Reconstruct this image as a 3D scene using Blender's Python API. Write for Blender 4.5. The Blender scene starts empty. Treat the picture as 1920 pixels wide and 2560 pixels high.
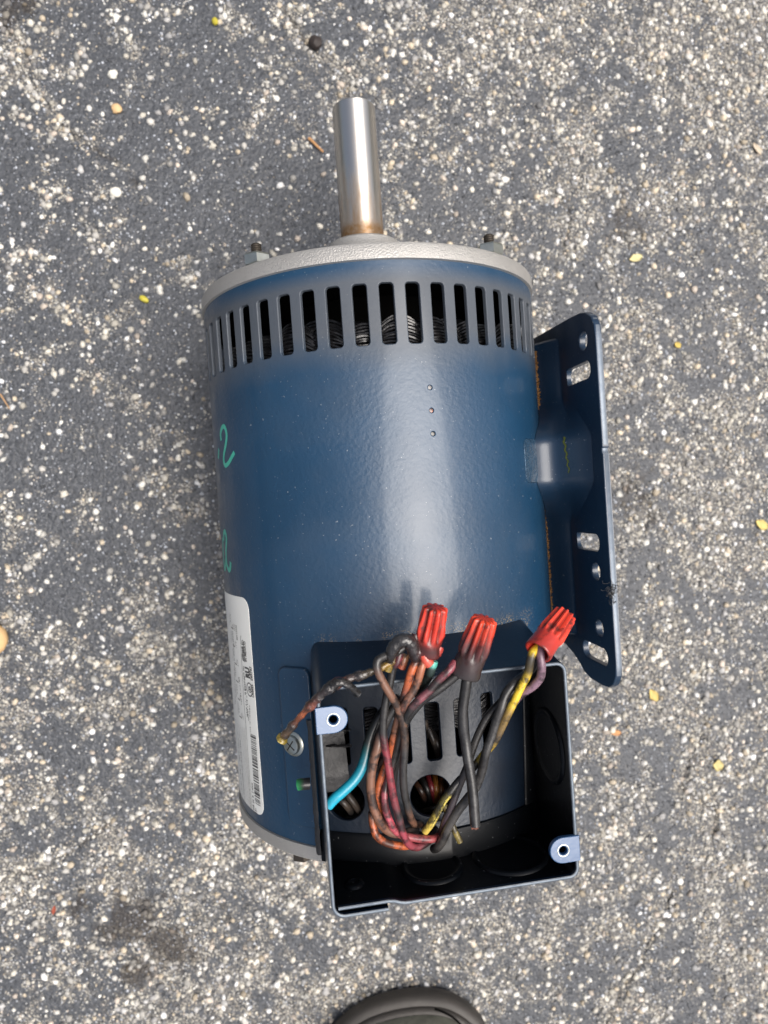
import bpy, math, random
import numpy as np
from mathutils import Vector, Matrix
from mathutils.geometry import delaunay_2d_cdt

random.seed(7); rng = np.random.default_rng(11)
S = bpy.context.scene
MM = 0.001
TH = 0.083                      # the motor leans on its mounting plate by this angle
R = 83.3                        # shell radius, mm
F_PX = 1730.88                  # focal length in photo pixels (photo 1920 x 2560)

# ------------------------------------------------------------------ camera, sky, sun, exposure
CL = np.array([-51.352, -94.390, 360.381])       # camera in the motor's own frame (mm)
ML = np.array([[0.98687301, 0.07352038, -0.14379294], [-0.07063729, 0.99718721, 0.02506068],
               [0.14523096, -0.01457457, 0.98929043]])
RY = np.array([[math.cos(TH), 0, math.sin(TH)], [0, 1, 0], [-math.sin(TH), 0, math.cos(TH)]])
CW = RY @ CL + np.array([0, 0, R]); MW = RY @ ML
cd = bpy.data.cameras.new('camera'); cam = bpy.data.objects.new('camera', cd)
S.collection.objects.link(cam); S.camera = cam
m = Matrix.Identity(4)
for i in range(3):
    for j in range(3): m[i][j] = MW[i][j]
    m[i][3] = CW[i] * MM
cam.matrix_world = m
cd.sensor_fit = 'VERTICAL'; cd.sensor_height = 36; cd.sensor_width = 27
cd.lens = F_PX / 2560 * 36; cd.clip_start = 0.01; cd.clip_end = 200
cd.dof.use_dof = True; cd.dof.focus_distance = 0.285; cd.dof.aperture_fstop = 10

W = bpy.data.worlds.new('World'); S.world = W; W.use_nodes = True
nt = W.node_tree; bg = nt.nodes['Background']
sky = nt.nodes.new('ShaderNodeTexSky'); sky.sky_type = 'NISHITA'; sky.sun_disc = False
SUN_EL, SUN_AZ = math.radians(68), math.radians(106)     # azimuth clockwise from +Y
sky.sun_elevation = SUN_EL; sky.sun_rotation = SUN_AZ; sky.air_density = 1.0; sky.dust_density = 8.0; sky.ozone_density = 1.0
hs_ = nt.nodes.new('ShaderNodeHueSaturation'); hs_.inputs['Saturation'].default_value = .75      # thin bright cloud: a paler sky
nt.links.new(sky.outputs[0], hs_.inputs['Color']); nt.links.new(hs_.outputs[0], bg.inputs[0]); bg.inputs[1].default_value = 0.09
ld = bpy.data.lights.new('sun', 'SUN'); ld.energy = 2.2; ld.angle = math.radians(46); ld.color = (1, 0.975, 0.94)
sun = bpy.data.objects.new('sun', ld); S.collection.objects.link(sun)
sd = Vector((math.sin(SUN_AZ) * math.cos(SUN_EL), math.cos(SUN_AZ) * math.cos(SUN_EL), math.sin(SUN_EL)))
sun.rotation_euler = sd.to_track_quat('Z', 'Y').to_euler(); sun.location = sd * 3
S.render.engine = 'CYCLES'
S.view_settings.view_transform = 'Standard'; S.view_settings.look = 'None'
S.view_settings.exposure = 0.58; S.view_settings.gamma = 1

# ------------------------------------------------------------------ helpers
def ray(px, py, M=ML):
    return M @ np.array([(px - 960) / F_PX, -(py - 1280) / F_PX, -1.0])
def at(px, py, w):                       # point of the motor's frame at height w above its axis
    d = ray(px, py); return CL + d * (w - CL[2]) / d[2]
def cyl(px, py, r=R):                    # (arc length mm, y) on the shell
    d = ray(px, py); a = d[0]**2 + d[2]**2; b = 2 * (CL[0]*d[0] + CL[2]*d[2]); c = CL[0]**2 + CL[2]**2 - r*r
    D = max(b*b - 4*a*c, 0); q = CL + d * (-b - D**.5) / 2 / a
    return math.atan2(q[0], q[2]) * R, q[1]
def gnd(px, py, z=0.0):                  # ground point in world mm
    d = ray(px, py, MW); return CW + d * (z - CW[2]) / d[2]
OFF = RY.T @ np.array([0, 120.0, R])     # the motor empty stands on the ground at y = -120 mm
def oncyl(a, y, h=0.0):
    t = a / R; return (math.sin(t) * (R + h), y, math.cos(t) * (R + h))

def link(o, parent=None):
    S.collection.objects.link(o)
    if parent: o.parent = parent
    return o
def tag(o, label=None, cat=None, group=None, kind=None):
    if label: o['label'] = label
    if cat: o['category'] = cat
    if group: o['group'] = group
    if kind: o['kind'] = kind
    return o
def mesh(name, v, f, mat, smooth=True, sharp=40, col=None, nrm=None):
    me = bpy.data.meshes.new(name)
    me.from_pydata([tuple(map(float, p)) for p in v], [], [tuple(map(int, q)) for q in f])
    if mat: me.materials.append(mat)
    if smooth:
        me.shade_smooth()
        if nrm is None and sharp < 180: me.set_sharp_from_angle(angle=math.radians(sharp))
    if col is not None:
        ca = me.color_attributes.new('Col', 'FLOAT_COLOR', 'POINT')
        c = np.ones((len(v), 4), np.float32); c[:, :np.asarray(col).shape[1]] = col
        ca.data.foreach_set('color', c.ravel())
    if nrm is not None:
        me.normals_split_custom_set_from_vertices([tuple(map(float, n)) for n in nrm])
    me.update()
    return me
def part(name, v, f, mat, parent, label=None, local=True, **k):
    """vertices in mm of the motor's frame -> one mesh object under parent"""
    v = (np.asarray(v, float) + (OFF if local else 0)) * MM
    o = link(bpy.data.objects.new(name, mesh(name, v, f, mat, **k)), parent)
    if label: o['label'] = label
    return o

def catmull(P, n=6):
    P = np.asarray(P, float); Q = np.vstack([2*P[0]-P[1], P, 2*P[-1]-P[-2]]); out = []
    for i in range(1, len(Q)-2):
        for k in range(n):
            t = k / n; a, b, c, d = Q[i-1], Q[i], Q[i+1], Q[i+2]
            out.append(.5 * ((2*b) + (-a+c)*t + (2*a-5*b+4*c-d)*t*t + (-a+3*b-3*c+d)*t**3))
    out.append(P[-1]); return np.array(out)
def tube(P, rad, seg=10, cap=True, jit=0.0):
    P = np.asarray(P, float); n = len(P); rad = np.full(n, rad) if np.isscalar(rad) else np.asarray(rad)
    T = np.gradient(P, axis=0); T /= np.linalg.norm(T, axis=1)[:, None] + 1e-9
    N = np.cross(T[0], [0.31, 0.2, 0.93]); N /= np.linalg.norm(N); V = []
    for i in range(n):
        N = N - T[i] * (N @ T[i]); N /= np.linalg.norm(N); B = np.cross(T[i], N)
        for k in range(seg):
            a = 2 * math.pi * k / seg; r = rad[i] * (1 + (rng.normal() * jit if jit else 0))
            V.append(P[i] + r * (math.cos(a) * N + math.sin(a) * B))
    Fc = [(i*seg+k, i*seg+(k+1) % seg, (i+1)*seg+(k+1) % seg, (i+1)*seg+k) for i in range(n-1) for k in range(seg)]
    if cap: Fc += [tuple(range(seg))[::-1], tuple((n-1)*seg+k for k in range(seg))]
    return V, Fc
def join(parts):
    V, Fc = [], []
    for v, f in parts:
        b = len(V); V += [tuple(p) for p in v]; Fc += [tuple(i + b for i in q) for q in f]
    return V, Fc
def lathe(prof, seg=96, axis='y'):       # prof: list of (radius, y) ; open profile
    V = []; n = len(prof)
    for k in range(seg):
        a = 2 * math.pi * k / seg
        for r, y in prof: V.append((r * math.sin(a), y, r * math.cos(a)))
    Fc = [(k*n+i, k*n+i+1, ((k+1) % seg)*n+i+1, ((k+1) % seg)*n+i) for k in range(seg) for i in range(n-1)]
    return V, Fc
def frame_to(V, P, D, up=(0, 0, 1)):     # takes +Y of V to direction D at P
    D = np.asarray(D, float); D /= np.linalg.norm(D); X = np.cross(D, up); X /= np.linalg.norm(X); Z = np.cross(X, D)
    return [np.asarray(P) + x * X + y * D + z * Z for x, y, z in V]
def rrect(x0, y0, x1, y1, r, n=5):
    o = []
    for cx, cy, a0 in ((x1-r, y1-r, 0), (x0+r, y1-r, 90), (x0+r, y0+r, 180), (x1-r, y0+r, 270)):
        for k in range(n+1):
            a = math.radians(a0 + 90*k/n); o.append((cx + r*math.cos(a), cy + r*math.sin(a)))
    return o
def dens(loop, step=2.0):                # adds points along the long sides of a loop
    o = []
    for (x0, y0), (x1, y1) in zip(loop, loop[1:]+loop[:1]):
        n = max(1, int(math.hypot(x1-x0, y1-y0)/step)); o += [(x0+(x1-x0)*k/n, y0+(y1-y0)*k/n) for k in range(n)]
    return o
def circle(cx, cy, r, n=24): return [(cx + r*math.cos(2*math.pi*k/n), cy + r*math.sin(2*math.pi*k/n)) for k in range(n)]
def offs(loop, d):                       # moves a closed CCW loop outward by d
    L = np.asarray(loop, float); T = np.roll(L, -1, 0) - np.roll(L, 1, 0); T /= np.linalg.norm(T, axis=1)[:, None] + 1e-9
    return L + d * np.stack([T[:, 1], -T[:, 0]], 1)
def inside(pts, loop):
    L = np.asarray(loop); x, y = pts[:, 0], pts[:, 1]; c = np.zeros(len(pts), bool)
    for (x0, y0), (x1, y1) in zip(L, np.roll(L, -1, 0)):
        if y0 == y1: continue
        c ^= ((y0 > y) != (y1 > y)) & (x < (x1-x0)*(y-y0)/(y1-y0)+x0)
    return c
def sheet(outer, holes, grid, fmap, th, lip=0.35, back=False, outer_lip=True):
    """a plate cut from 2-D loops (CCW), mapped by fmap(a, b, depth): top face, rounded lips, edge walls"""
    loops = [np.asarray(outer, float)] + [np.asarray(h, float) for h in holes]
    pts = [tuple(p) for L in loops for p in L]; ed = []; b = 0
    for L in loops:
        ed += [(b+i, b+(i+1) % len(L)) for i in range(len(L))]; b += len(L)
    if grid is not None and len(grid):
        g = np.asarray(grid, float); k = inside(g, offs(loops[0], -.8))
        for h in loops[1:]: k &= ~inside(g, offs(h, .8))
        pts += [tuple(p) for p in g[k]]
    v2, _, f2, _, _, _ = delaunay_2d_cdt([Vector(p) for p in pts], ed, [], 0, 1e-5)
    v2 = np.array([tuple(p) for p in v2]); f2 = np.array([tuple(q) for q in f2])
    c = v2[f2].mean(1); k = inside(c, loops[0])
    for h in loops[1:]: k &= ~inside(c, h)
    f2 = f2[k]
    e = .01
    def nm(a, bb):
        p = np.array(fmap(a, bb, 0)); q = np.array(fmap(a, bb, e)); n = p - q; return n / np.linalg.norm(n)
    V = [fmap(a, bb, 0) for a, bb in v2]; N = [nm(a, bb) for a, bb in v2]
    flip = False
    a0, a1, a2 = [np.array(V[i]) for i in f2[0]]
    if np.cross(a1-a0, a2-a0) @ N[f2[0][0]] < 0: flip = True
    Fc = [tuple(q[::-1]) if flip else tuple(q) for q in f2]
    for li, L in enumerate(loops):
        if li == 0 and not outer_lip: continue
        sgn = 1 if li == 0 else -1; rows = []
        for d, h, nmix in ((0, 0, 0), (lip*.45*sgn, lip*.12, .5), (lip*sgn, lip, 1), (lip*sgn, th, 1)):
            Q = offs(L, d); b = len(V); rows.append(b); O = offs(L, 1.0) - L
            for (a, bb), o, (la, lb) in zip(Q, O, L):
                V.append(fmap(a, bb, h)); n0 = nm(a, bb)
                t = np.array(fmap(la + o[0]*.1*sgn, lb + o[1]*.1*sgn, 0)) - np.array(fmap(la, lb, 0)); t /= np.linalg.norm(t) + 1e-9
                n = n0 * (1 - nmix) + t * nmix; N.append(n / np.linalg.norm(n))
        n = len(L)
        for r0, r1 in zip(rows, rows[1:]):
            for i in range(n):
                j = (i+1) % n; q = (r0+i, r0+j, r1+j, r1+i)
                p = [np.array(V[x]) for x in q]; g = np.cross(p[2]-p[0], p[3]-p[1])
                Fc.append(q if g @ (np.array(N[q[0]])+np.array(N[q[2]])) >= 0 else q[::-1])
    if back:
        b = len(V)
        for a, bb in v2: V.append(fmap(a, bb, th)); N.append(-nm(a, bb))
        Fc += [tuple(i + b for i in (q if flip else q[::-1])) for q in f2]
    return V, Fc, N
def gridpts(a0, a1, na, b0, b1, nb):
    A, B = np.meshgrid(np.linspace(a0, a1, na), np.linspace(b0, b1, nb)); return np.stack([A.ravel(), B.ravel()], 1)

# ------------------------------------------------------------------ materials
def new_mat(name):
    m = bpy.data.materials.new(name); m.use_nodes = True; t = m.node_tree
    return m, t, t.nodes['Principled BSDF'], t.nodes.new('ShaderNodeTexCoord').outputs['Object']
def N(t, typ, **k):
    n = t.nodes.new(typ)
    for a, v in k.items():
        if a in n.inputs: n.inputs[a].default_value = v
        else: setattr(n, a, v)
    return n
def noise(t, vec, scale, detail=3, rough=.55, dist=0):
    n = N(t, 'ShaderNodeTexNoise', Scale=scale, Detail=detail, Roughness=rough, Distortion=dist); t.links.new(vec, n.inputs['Vector']); return n.outputs[0]
def ramp(t, fac, stops):
    n = t.nodes.new('ShaderNodeValToRGB'); e = n.color_ramp.elements
    while len(e) < len(stops): e.new(.5)
    for s, (p, c) in zip(e, stops): s.position = p; s.color = c if len(c) == 4 else (*c, 1)
    t.links.new(fac, n.inputs[0]); return n.outputs[0]
def mixc(t, fac, a, b, mode='MIX'):
    n = t.nodes.new('ShaderNodeMix'); n.data_type = 'RGBA'; n.blend_type = mode
    for s, x in ((0, fac), (6, a), (7, b)):
        if hasattr(x, 'links'): t.links.new(x, n.inputs[s])
        else: n.inputs[s].default_value = x if s == 0 else (*x, 1)
    return n.outputs[2]
def mth(t, op, a, b=0.0, clamp=False):
    n = t.nodes.new('ShaderNodeMath'); n.operation = op; n.use_clamp = clamp
    for s, x in ((0, a), (1, b)):
        if hasattr(x, 'links'): t.links.new(x, n.inputs[s])
        else: n.inputs[s].default_value = x
    return n.outputs[0]
def bump(t, bsdf, h, dist, strength=1.0):
    n = t.nodes.new('ShaderNodeBump'); n.inputs['Distance'].default_value = dist; n.inputs['Strength'].default_value = strength
    t.links.new(h, n.inputs['Height']); t.links.new(n.outputs[0], bsdf.inputs['Normal'])
def put(t, bsdf, name, x):
    if hasattr(x, 'links'): t.links.new(x, bsdf.inputs[name])
    else: bsdf.inputs[name].default_value = (*x, 1) if isinstance(x, tuple) and len(x) == 3 else x
BW = ((0, 0, 0), (1, 1, 1))
def bwr(t, f, a, b): return ramp(t, f, ((a, BW[0]), (b, BW[1])))

def paint(name, base, dust_amt=0.0, shell=False, rough=.3):
    m, t, b, oc = new_mat(name)
    c = mixc(t, noise(t, oc, 30, 5), tuple(x*.8 for x in base), tuple(x*1.25 for x in base))
    specks = bwr(t, noise(t, oc, 900, 1), .74, .78)
    c = mixc(t, mth(t, 'MULTIPLY', specks, .35), c, (.45, .47, .48))
    r = mth(t, 'ADD', mth(t, 'MULTIPLY', noise(t, oc, 22, 6, .65), .3), rough - .15)
    # fine scratches and rubbed streaks
    mp = t.nodes.new('ShaderNodeMapping'); mp.inputs['Rotation'].default_value = (0, 0, .5); mp.inputs['Scale'].default_value = (1, .07, 1); t.links.new(oc, mp.inputs[0])
    scr_ = bwr(t, noise(t, mp.outputs[0], 620, 2, .5, .3), .73, .76); scr_ = mth(t, 'MULTIPLY', scr_, bwr(t, noise(t, oc, 28, 3), .52, .66))
    c = mixc(t, mth(t, 'MULTIPLY', scr_, .3), c, (.16, .19, .22))
    if shell:
        sp = t.nodes.new('ShaderNodeSeparateXYZ'); t.links.new(oc, sp.inputs[0])
        y = sp.outputs[1]                                       # front edge at +0.120
        band = mth(t, 'MULTIPLY', bwr(t, y, .0, .1), 1)
        mr = N(t, 'ShaderNodeMapRange', **{'From Min': .074, 'From Max': .092}); t.links.new(mth(t, 'ADD', y, mth(t, 'MULTIPLY', mth(t, 'SUBTRACT', noise(t, oc, 40, 3), .5), .014)), mr.inputs[0])
        m2 = N(t, 'ShaderNodeMapRange', **{'From Min': .118, 'From Max': .112}); t.links.new(y, m2.inputs[0])
        d = mth(t, 'MULTIPLY', mr.outputs[0], m2.outputs[0])
        d = mth(t, 'MULTIPLY', d, .72)
        # haze of dust towards the crown side, plus smudges
        sm = bwr(t, noise(t, oc, 14, 5, .6), .5, .72)
        d = mth(t, 'MAXIMUM', d, mth(t, 'MULTIPLY', sm, .18))
        c = mixc(t, d, c, (.075, .078, .082))
        # tan grit line lying against the terminal box
        g0 = N(t, 'ShaderNodeMapRange', **{'From Min': -.028, 'From Max': -.0335}); t.links.new(y, g0.inputs[0])
        g1 = N(t, 'ShaderNodeMapRange', **{'From Min': -.044, 'From Max': -.038}); t.links.new(y, g1.inputs[0])
        gx = N(t, 'ShaderNodeMapRange', **{'From Min': .052, 'From Max': .04}); t.links.new(sp.outputs[0], gx.inputs[0])
        gy = N(t, 'ShaderNodeMapRange', **{'From Min': -.05, 'From Max': -.04}); t.links.new(sp.outputs[0], gy.inputs[0])
        gm = mth(t, 'MULTIPLY', mth(t, 'MULTIPLY', g0.outputs[0], g1.outputs[0]), mth(t, 'MULTIPLY', gx.outputs[0], gy.outputs[0]))
        gn = bwr(t, noise(t, oc, 1500, 2), .56, .6)
        gn = mth(t, 'MULTIPLY', gn, bwr(t, noise(t, oc, 120, 2), .42, .6))
        c = mixc(t, mth(t, 'MULTIPLY', mth(t, 'MULTIPLY', gm, gn), .8), c, (.42, .30, .14))
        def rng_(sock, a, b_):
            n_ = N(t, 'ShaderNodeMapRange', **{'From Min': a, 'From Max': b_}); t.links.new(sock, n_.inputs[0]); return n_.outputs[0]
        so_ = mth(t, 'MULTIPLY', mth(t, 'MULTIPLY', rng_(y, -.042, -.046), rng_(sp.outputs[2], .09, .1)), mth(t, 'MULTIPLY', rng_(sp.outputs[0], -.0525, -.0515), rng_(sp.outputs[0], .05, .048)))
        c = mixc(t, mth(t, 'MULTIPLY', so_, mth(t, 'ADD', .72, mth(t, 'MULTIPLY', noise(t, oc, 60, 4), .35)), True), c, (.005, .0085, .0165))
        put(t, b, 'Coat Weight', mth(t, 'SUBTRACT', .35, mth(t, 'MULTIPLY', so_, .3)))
        r = mth(t, 'ADD', r, mth(t, 'MULTIPLY', d, .28))
    put(t, b, 'Base Color', c); put(t, b, 'Roughness', r); put(t, b, 'Specular IOR Level', .62)
    put(t, b, 'Coat Roughness', .13)
    if not shell: put(t, b, 'Coat Weight', .35)
    pn = noise(t, oc, 520, 2, .5)
    fade = ramp(t, noise(t, oc, 22, 2), ((.35, (.35, .35, .35)), (.6, (1, 1, 1))))
    bump(t, b, mth(t, 'MULTIPLY', pn, fade), .00045 if shell else .0002, .5 if shell else .4)
    return m
NAVY = (.005, .037, .084)
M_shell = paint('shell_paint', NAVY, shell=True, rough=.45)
M_box = paint('box_paint', (.004, .011, .024), rough=.34)
M_boxin = paint('shaded_box_paint', (.0020, .0028, .0042), rough=.38)  # same box paint, with the shade inside the box put into its colour
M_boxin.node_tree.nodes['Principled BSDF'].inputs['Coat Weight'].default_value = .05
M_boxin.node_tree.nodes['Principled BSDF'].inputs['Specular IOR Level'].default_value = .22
M_plate = paint('plate_paint', (.006, .024, .054), rough=.45)
M_tab = paint('tab_paint', (.035, .090, .20), rough=.3)

def metal(name, base, rough, bscale=700, bdist=.0001, bstr=.4, met=1.0, col2=None, sc=60):
    m, t, b, oc = new_mat(name)
    c = mixc(t, noise(t, oc, sc, 5), base, col2 or tuple(x*.7 for x in base))
    put(t, b, 'Base Color', c); put(t, b, 'Metallic', met); put(t, b, 'Roughness', rough)
    bump(t, b, noise(t, oc, bscale, 3), bdist, bstr); return m
M_cast = metal('cast_aluminium', (.52, .505, .48), .5, 1500, .0005, .8, .6, (.40, .388, .365), 90)
M_zinc = metal('zinc_plating', (.74, .75, .68), .33, 500, .0001, .5, 1, (.42, .43, .36), 300)
M_stud = metal('dark_steel_thread', (.10, .085, .07), .5, 900, .0002, .6, .8)
M_edge = metal('bare_steel_edge', (.24, .27, .30), .5, 600, .0001, .6, .5, (.09, .12, .17), 260)
M_rim = metal('rubbed_rim', (.22, .25, .28), .5, 600, .0001, .6, .5, (.06, .085, .12), 260)
M_copper = metal('cut_copper', (.9, .42, .28), .35, 900, .0002, .6)
M_gap = metal('dark_interior', (.002, .002, .002), .9, 300, .0002, .4, 0)  # near-black colour stands in for shade inside the motor and tab holes
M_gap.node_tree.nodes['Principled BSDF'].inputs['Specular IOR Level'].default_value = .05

ANI = 0.25
def shaft_mat():
    m, t, b, oc = new_mat('turned_steel')
    sp = t.nodes.new('ShaderNodeSeparateXYZ'); t.links.new(oc, sp.inputs[0])
    r0 = N(t, 'ShaderNodeMapRange', **{'From Min': .20, 'From Max': .152}); t.links.new(sp.outputs[1], r0.inputs[0])
    st = t.nodes.new('ShaderNodeMapping'); st.inputs['Scale'].default_value = (1, .12, 1); t.links.new(oc, st.inputs[0])
    stain = bwr(t, mth(t, 'ADD', noise(t, st.outputs[0], 150, 5, .65), mth(t, 'MULTIPLY', r0.outputs[0], .26)), .55, .78)
    ring = N(t, 'ShaderNodeMapRange', **{'From Min': .1685, 'From Max': .162}); t.links.new(sp.outputs[1], ring.inputs[0])
    k = mth(t, 'MAXIMUM', mth(t, 'MULTIPLY', stain, .75), mth(t, 'MULTIPLY', ring.outputs[0], mth(t, 'ADD', .6, mth(t, 'MULTIPLY', noise(t, oc, 700, 3), .6))), True)
    c = mixc(t, k, (.74, .71, .66), (.30, .17, .07))
    put(t, b, 'Base Color', c); put(t, b, 'Metallic', mth(t, 'SUBTRACT', 1.0, mth(t, 'MULTIPLY', k, .35)))
    put(t, b, 'Roughness', mth(t, 'ADD', .34, mth(t, 'MULTIPLY', k, .25)))
    tg = t.nodes.new('ShaderNodeTangent'); tg.direction_type = 'RADIAL'; tg.axis = 'Y'; t.links.new(tg.outputs[0], b.inputs['Tangent'])
    b.inputs['Anisotropic'].default_value = .85; b.inputs['Anisotropic Rotation'].default_value = ANI
    wv = N(t, 'ShaderNodeTexWave', Scale=900.0, Distortion=.6); wv.bands_direction = 'Y'; t.links.new(oc, wv.inputs['Vector'])
    bump(t, b, wv.outputs[1], .00003, .25); return m
M_shaft = shaft_mat()

def vcol_mat(name, rough=.45, soot=.0, bscale=500, bdist=.0002, spec=.5, coat=0.0, sootcol=(.012, .011, .011), s0=.5, s1=.6, varamt=.25):
    m, t, b, oc = new_mat(name)
    at_ = t.nodes.new('ShaderNodeVertexColor'); at_.layer_name = 'Col'
    c = mixc(t, noise(t, oc, 250, 4), at_.outputs[0], (.5, .5, .5), 'OVERLAY') if False else at_.outputs[0]
    v = mth(t, 'ADD', 1 - varamt, mth(t, 'MULTIPLY', noise(t, oc, 260, 5, .6), varamt * 2))
    mul = t.nodes.new('ShaderNodeVectorMath'); mul.operation = 'SCALE'; t.links.new(c, mul.inputs[0]); t.links.new(v, mul.inputs[3]); c = mul.outputs[0]
    if soot:
        k = mth(t, 'MULTIPLY', bwr(t, noise(t, oc, 170, 5, .62), s0, s1), soot); c = mixc(t, k, c, sootcol)
    put(t, b, 'Base Color', c); put(t, b, 'Roughness', rough); put(t, b, 'Specular IOR Level', spec); put(t, b, 'Coat Weight', coat)
    put(t, b, 'Coat Roughness', .15)
    bump(t, b, noise(t, oc, bscale, 3), bdist, .6); return m
M_wire = vcol_mat('wire_insulation', .42, .85, 900, .0002, .5, .2, s0=.47, s1=.58, varamt=.35)
M_char = vcol_mat('charred_insulation', .3, .75, 700, .0012, .5, .7, s0=.45, s1=.55, varamt=.4)
M_nut = vcol_mat('red_plastic', .36, .8, 300, .0003, .5, .3, sootcol=(.035, .012, .01), s0=.52, s1=.63)
M_stone = vcol_mat('stone_colours', .65, 0, 900, .0004, .4)
M_wind = vcol_mat('burnt_winding', .3, .3, 900, .0003, .4, .35, sootcol=(.02, .012, .009), s0=.6, s1=.7)
def simple(name, base, rough, bscale=300, bdist=.0003, var=.3, spec=.5, sc=60, col2=None):
    m, t, b, oc = new_mat(name)
    put(t, b, 'Base Color', mixc(t, noise(t, oc, sc, 5), base, col2 or tuple(x*(1-var) for x in base))); put(t, b, 'Roughness', rough)
    put(t, b, 'Specular IOR Level', spec); bump(t, b, noise(t, oc, bscale, 4), bdist, .6); return m
M_label = simple('label_film', (.90, .90, .85), .38, 500, .00005, .12)
M_ink = simple('label_ink', (.03, .03, .032), .5, 900, .00002, .3, sc=1500, col2=(.10, .10, .10))
M_inkg = simple('faint_label_ink', (.09, .085, .08), .5, 900, .00002, .3, sc=800, col2=(.2, .19, .17))
M_marker = simple('green_marker', (.07, .50, .37), .45, 400, .00002, .25, sc=300)
M_rust = simple('rust_and_grit', (.34, .17, .055), .9, 900, .0009, .3, .2, 900, (.05, .028, .016))
M_rubber = simple('shoe_rubber', (.07, .063, .057), .62, 160, .0009, .35, sc=25)
M_leather = simple('olive_leather', (.20, .205, .165), .68, 260, .0016, .4, sc=60, col2=(.085, .083, .066))
M_greysl = simple('charred_sleeve', (.05, .05, .052), .5, 250, .001, .6, sc=120)
M_clean = vcol_mat('clean_insulation', .38, .3, 900, .0001, .5, .25, s0=.56, s1=.66, varamt=.15)
M_leafy = vcol_mat('leaf_bits', .6, 0, 500, .0003, .3)
M_mossy = simple('green_scribble', (.10, .13, .02), .7, 500, .0001, .5)

# ------------------------------------------------------------------ the ground
def vnoise(x, y, s, seed):
    r = np.random.default_rng(seed); L = r.random((257, 257)); X = x / s; Y = y / s
    i = np.floor(X).astype(int); j = np.floor(Y).astype(int); fx = X - i; fy = Y - j
    fx = fx*fx*(3-2*fx); fy = fy*fy*(3-2*fy); g = lambda a, b: L[a % 257, b % 257]
    return (g(i, j)*(1-fx)+g(i+1, j)*fx)*(1-fy)+(g(i, j+1)*(1-fx)+g(i+1, j+1)*fx)*fy
def fbm(x, y, s, seed, o=4):
    t = 0; a = 1; w = 0
    for k in range(o): t = t + a*vnoise(x + 37.1*k, y - 11.3*k, s/2**k, seed+k); w += a; a *= .55
    return t / w
# how much pale stone shows through the black sealer, read off a coarse grid over the place
COV = np.array([[.50, .22, .34, .42, .58, .62, .62, .78], [.20, .10, .24, .30, .42, .46, .46, .52],
                [.34, .26, .16, .18, .26, .46, .48, .50], [.34, .24, .28, .14, .16, .42, .50, .56],
                [.28, .28, .24, .3, .4, .45, .56, .60], [.30, .34, .34, .3, .4, .45, .60, .56],
                [.50, .40, .36, .3, .4, .45, .58, .54], [.48, .42, .40, .4, .4, .45, .48, .54],
                [.62, .52, .64, .5, .5, .5, .52, .60], [.42, .66, .66, .58, .42, .56, .46, .58]])
def to_px(x, y):
    d = (np.stack([x, y, np.zeros_like(x)], -1) - CW) @ MW
    return 960 + F_PX * d[..., 0] / -d[..., 2], 1280 - F_PX * d[..., 1] / -d[..., 2]
CRACKS = [[(0, 60), (60, 150), (75, 230), (140, 320), (270, 400), (340, 470)], [(700, 0), (790, 130), (870, 190), (850, 300)],
          [(1683, 2229), (1640, 2330), (1567, 2466), (1515, 2560)], [(1380, 480), (1420, 560), (1400, 640)],
          [(1560, 1180), (1620, 1260), (1600, 1340)], [(1750, 1850), (1700, 1980), (1800, 2040), (1790, 2100)], [(0, 2200), (120, 2160), (260, 2080), (330, 2140)]]
CRG = [[gnd(*p)[:2] for p in c] for c in CRACKS]
def segdist(x, y):
    d = np.full(x.shape, 1e3)
    xx = x + 14*(fbm(x, y, 30, 90)-.5); yy = y + 14*(fbm(x, y, 30, 95)-.5)
    for c in CRG:
        for (x0, y0), (x1, y1) in zip(c, c[1:]):
            L2 = (x1-x0)**2+(y1-y0)**2; t = np.clip(((xx-x0)*(x1-x0)+(yy-y0)*(y1-y0))/L2, 0, 1)
            d = np.minimum(d, np.hypot(xx-x0-t*(x1-x0), yy-y0-t*(y1-y0)))
    return d
def cover(x, y):
    px, py = to_px(x, y); u = np.clip(px/1920*8-.5, 0, 6.999); v = np.clip(py/2560*10-.5, 0, 8.999)
    i = u.astype(int); j = v.astype(int); fu = u-i; fv = v-j
    c = (COV[j, i]*(1-fu)+COV[j, i+1]*fu)*(1-fv)+(COV[j+1, i]*(1-fu)+COV[j+1, i+1]*fu)*fv
    n = .34*fbm(x, y, 30, 5, 4) + .36*fbm(x, y, 12, 21, 3) + .30*fbm(x, y, 4.5, 41, 2)
    z = ((n - .5)/.095 + (c - .50)*4.4)*.95 + 1.6*np.exp(-(segdist(x, y)/7)**2)
    return 1/(1+np.exp(-2.2*z))
STAINS = [(330, 2310, 20, 1), (430, 2370, 20, 1), (340, 2430, 14, .9), (200, 2270, 12, .7), (1600, 1290, 20, .55), (20, 20, 22, .7), (1540, 560, 14, .3), (1360, 2450, 10, .4), (560, 2290, 14, .6), (1440, 2130, 8, .0)]
def stain(x, y):
    s = np.zeros_like(x)
    for px, py, r, a in STAINS:
        g = gnd(px, py); s = np.maximum(s, a*np.exp(-(((x-g[0])/r)**2+((y-g[1])/r)**2)))
    return np.clip((s-.45+1.5*(fbm(x, y, 15, 61, 5)-.42)+1.0*(fbm(x, y, 4, 66, 2)-.5))*2.4*(s > .02), 0, .9)
def gheight(x, y, c=None):
    c = cover(x, y) if c is None else c
    return 1.3*(fbm(x, y, 22, 70)-.5) + .9*(fbm(x, y, 4.0, 75, 2)-.5)*(.6+.8*c) - .5*c*0 - 1.8*np.exp(-(segdist(x, y)/1.5)**2)
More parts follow.
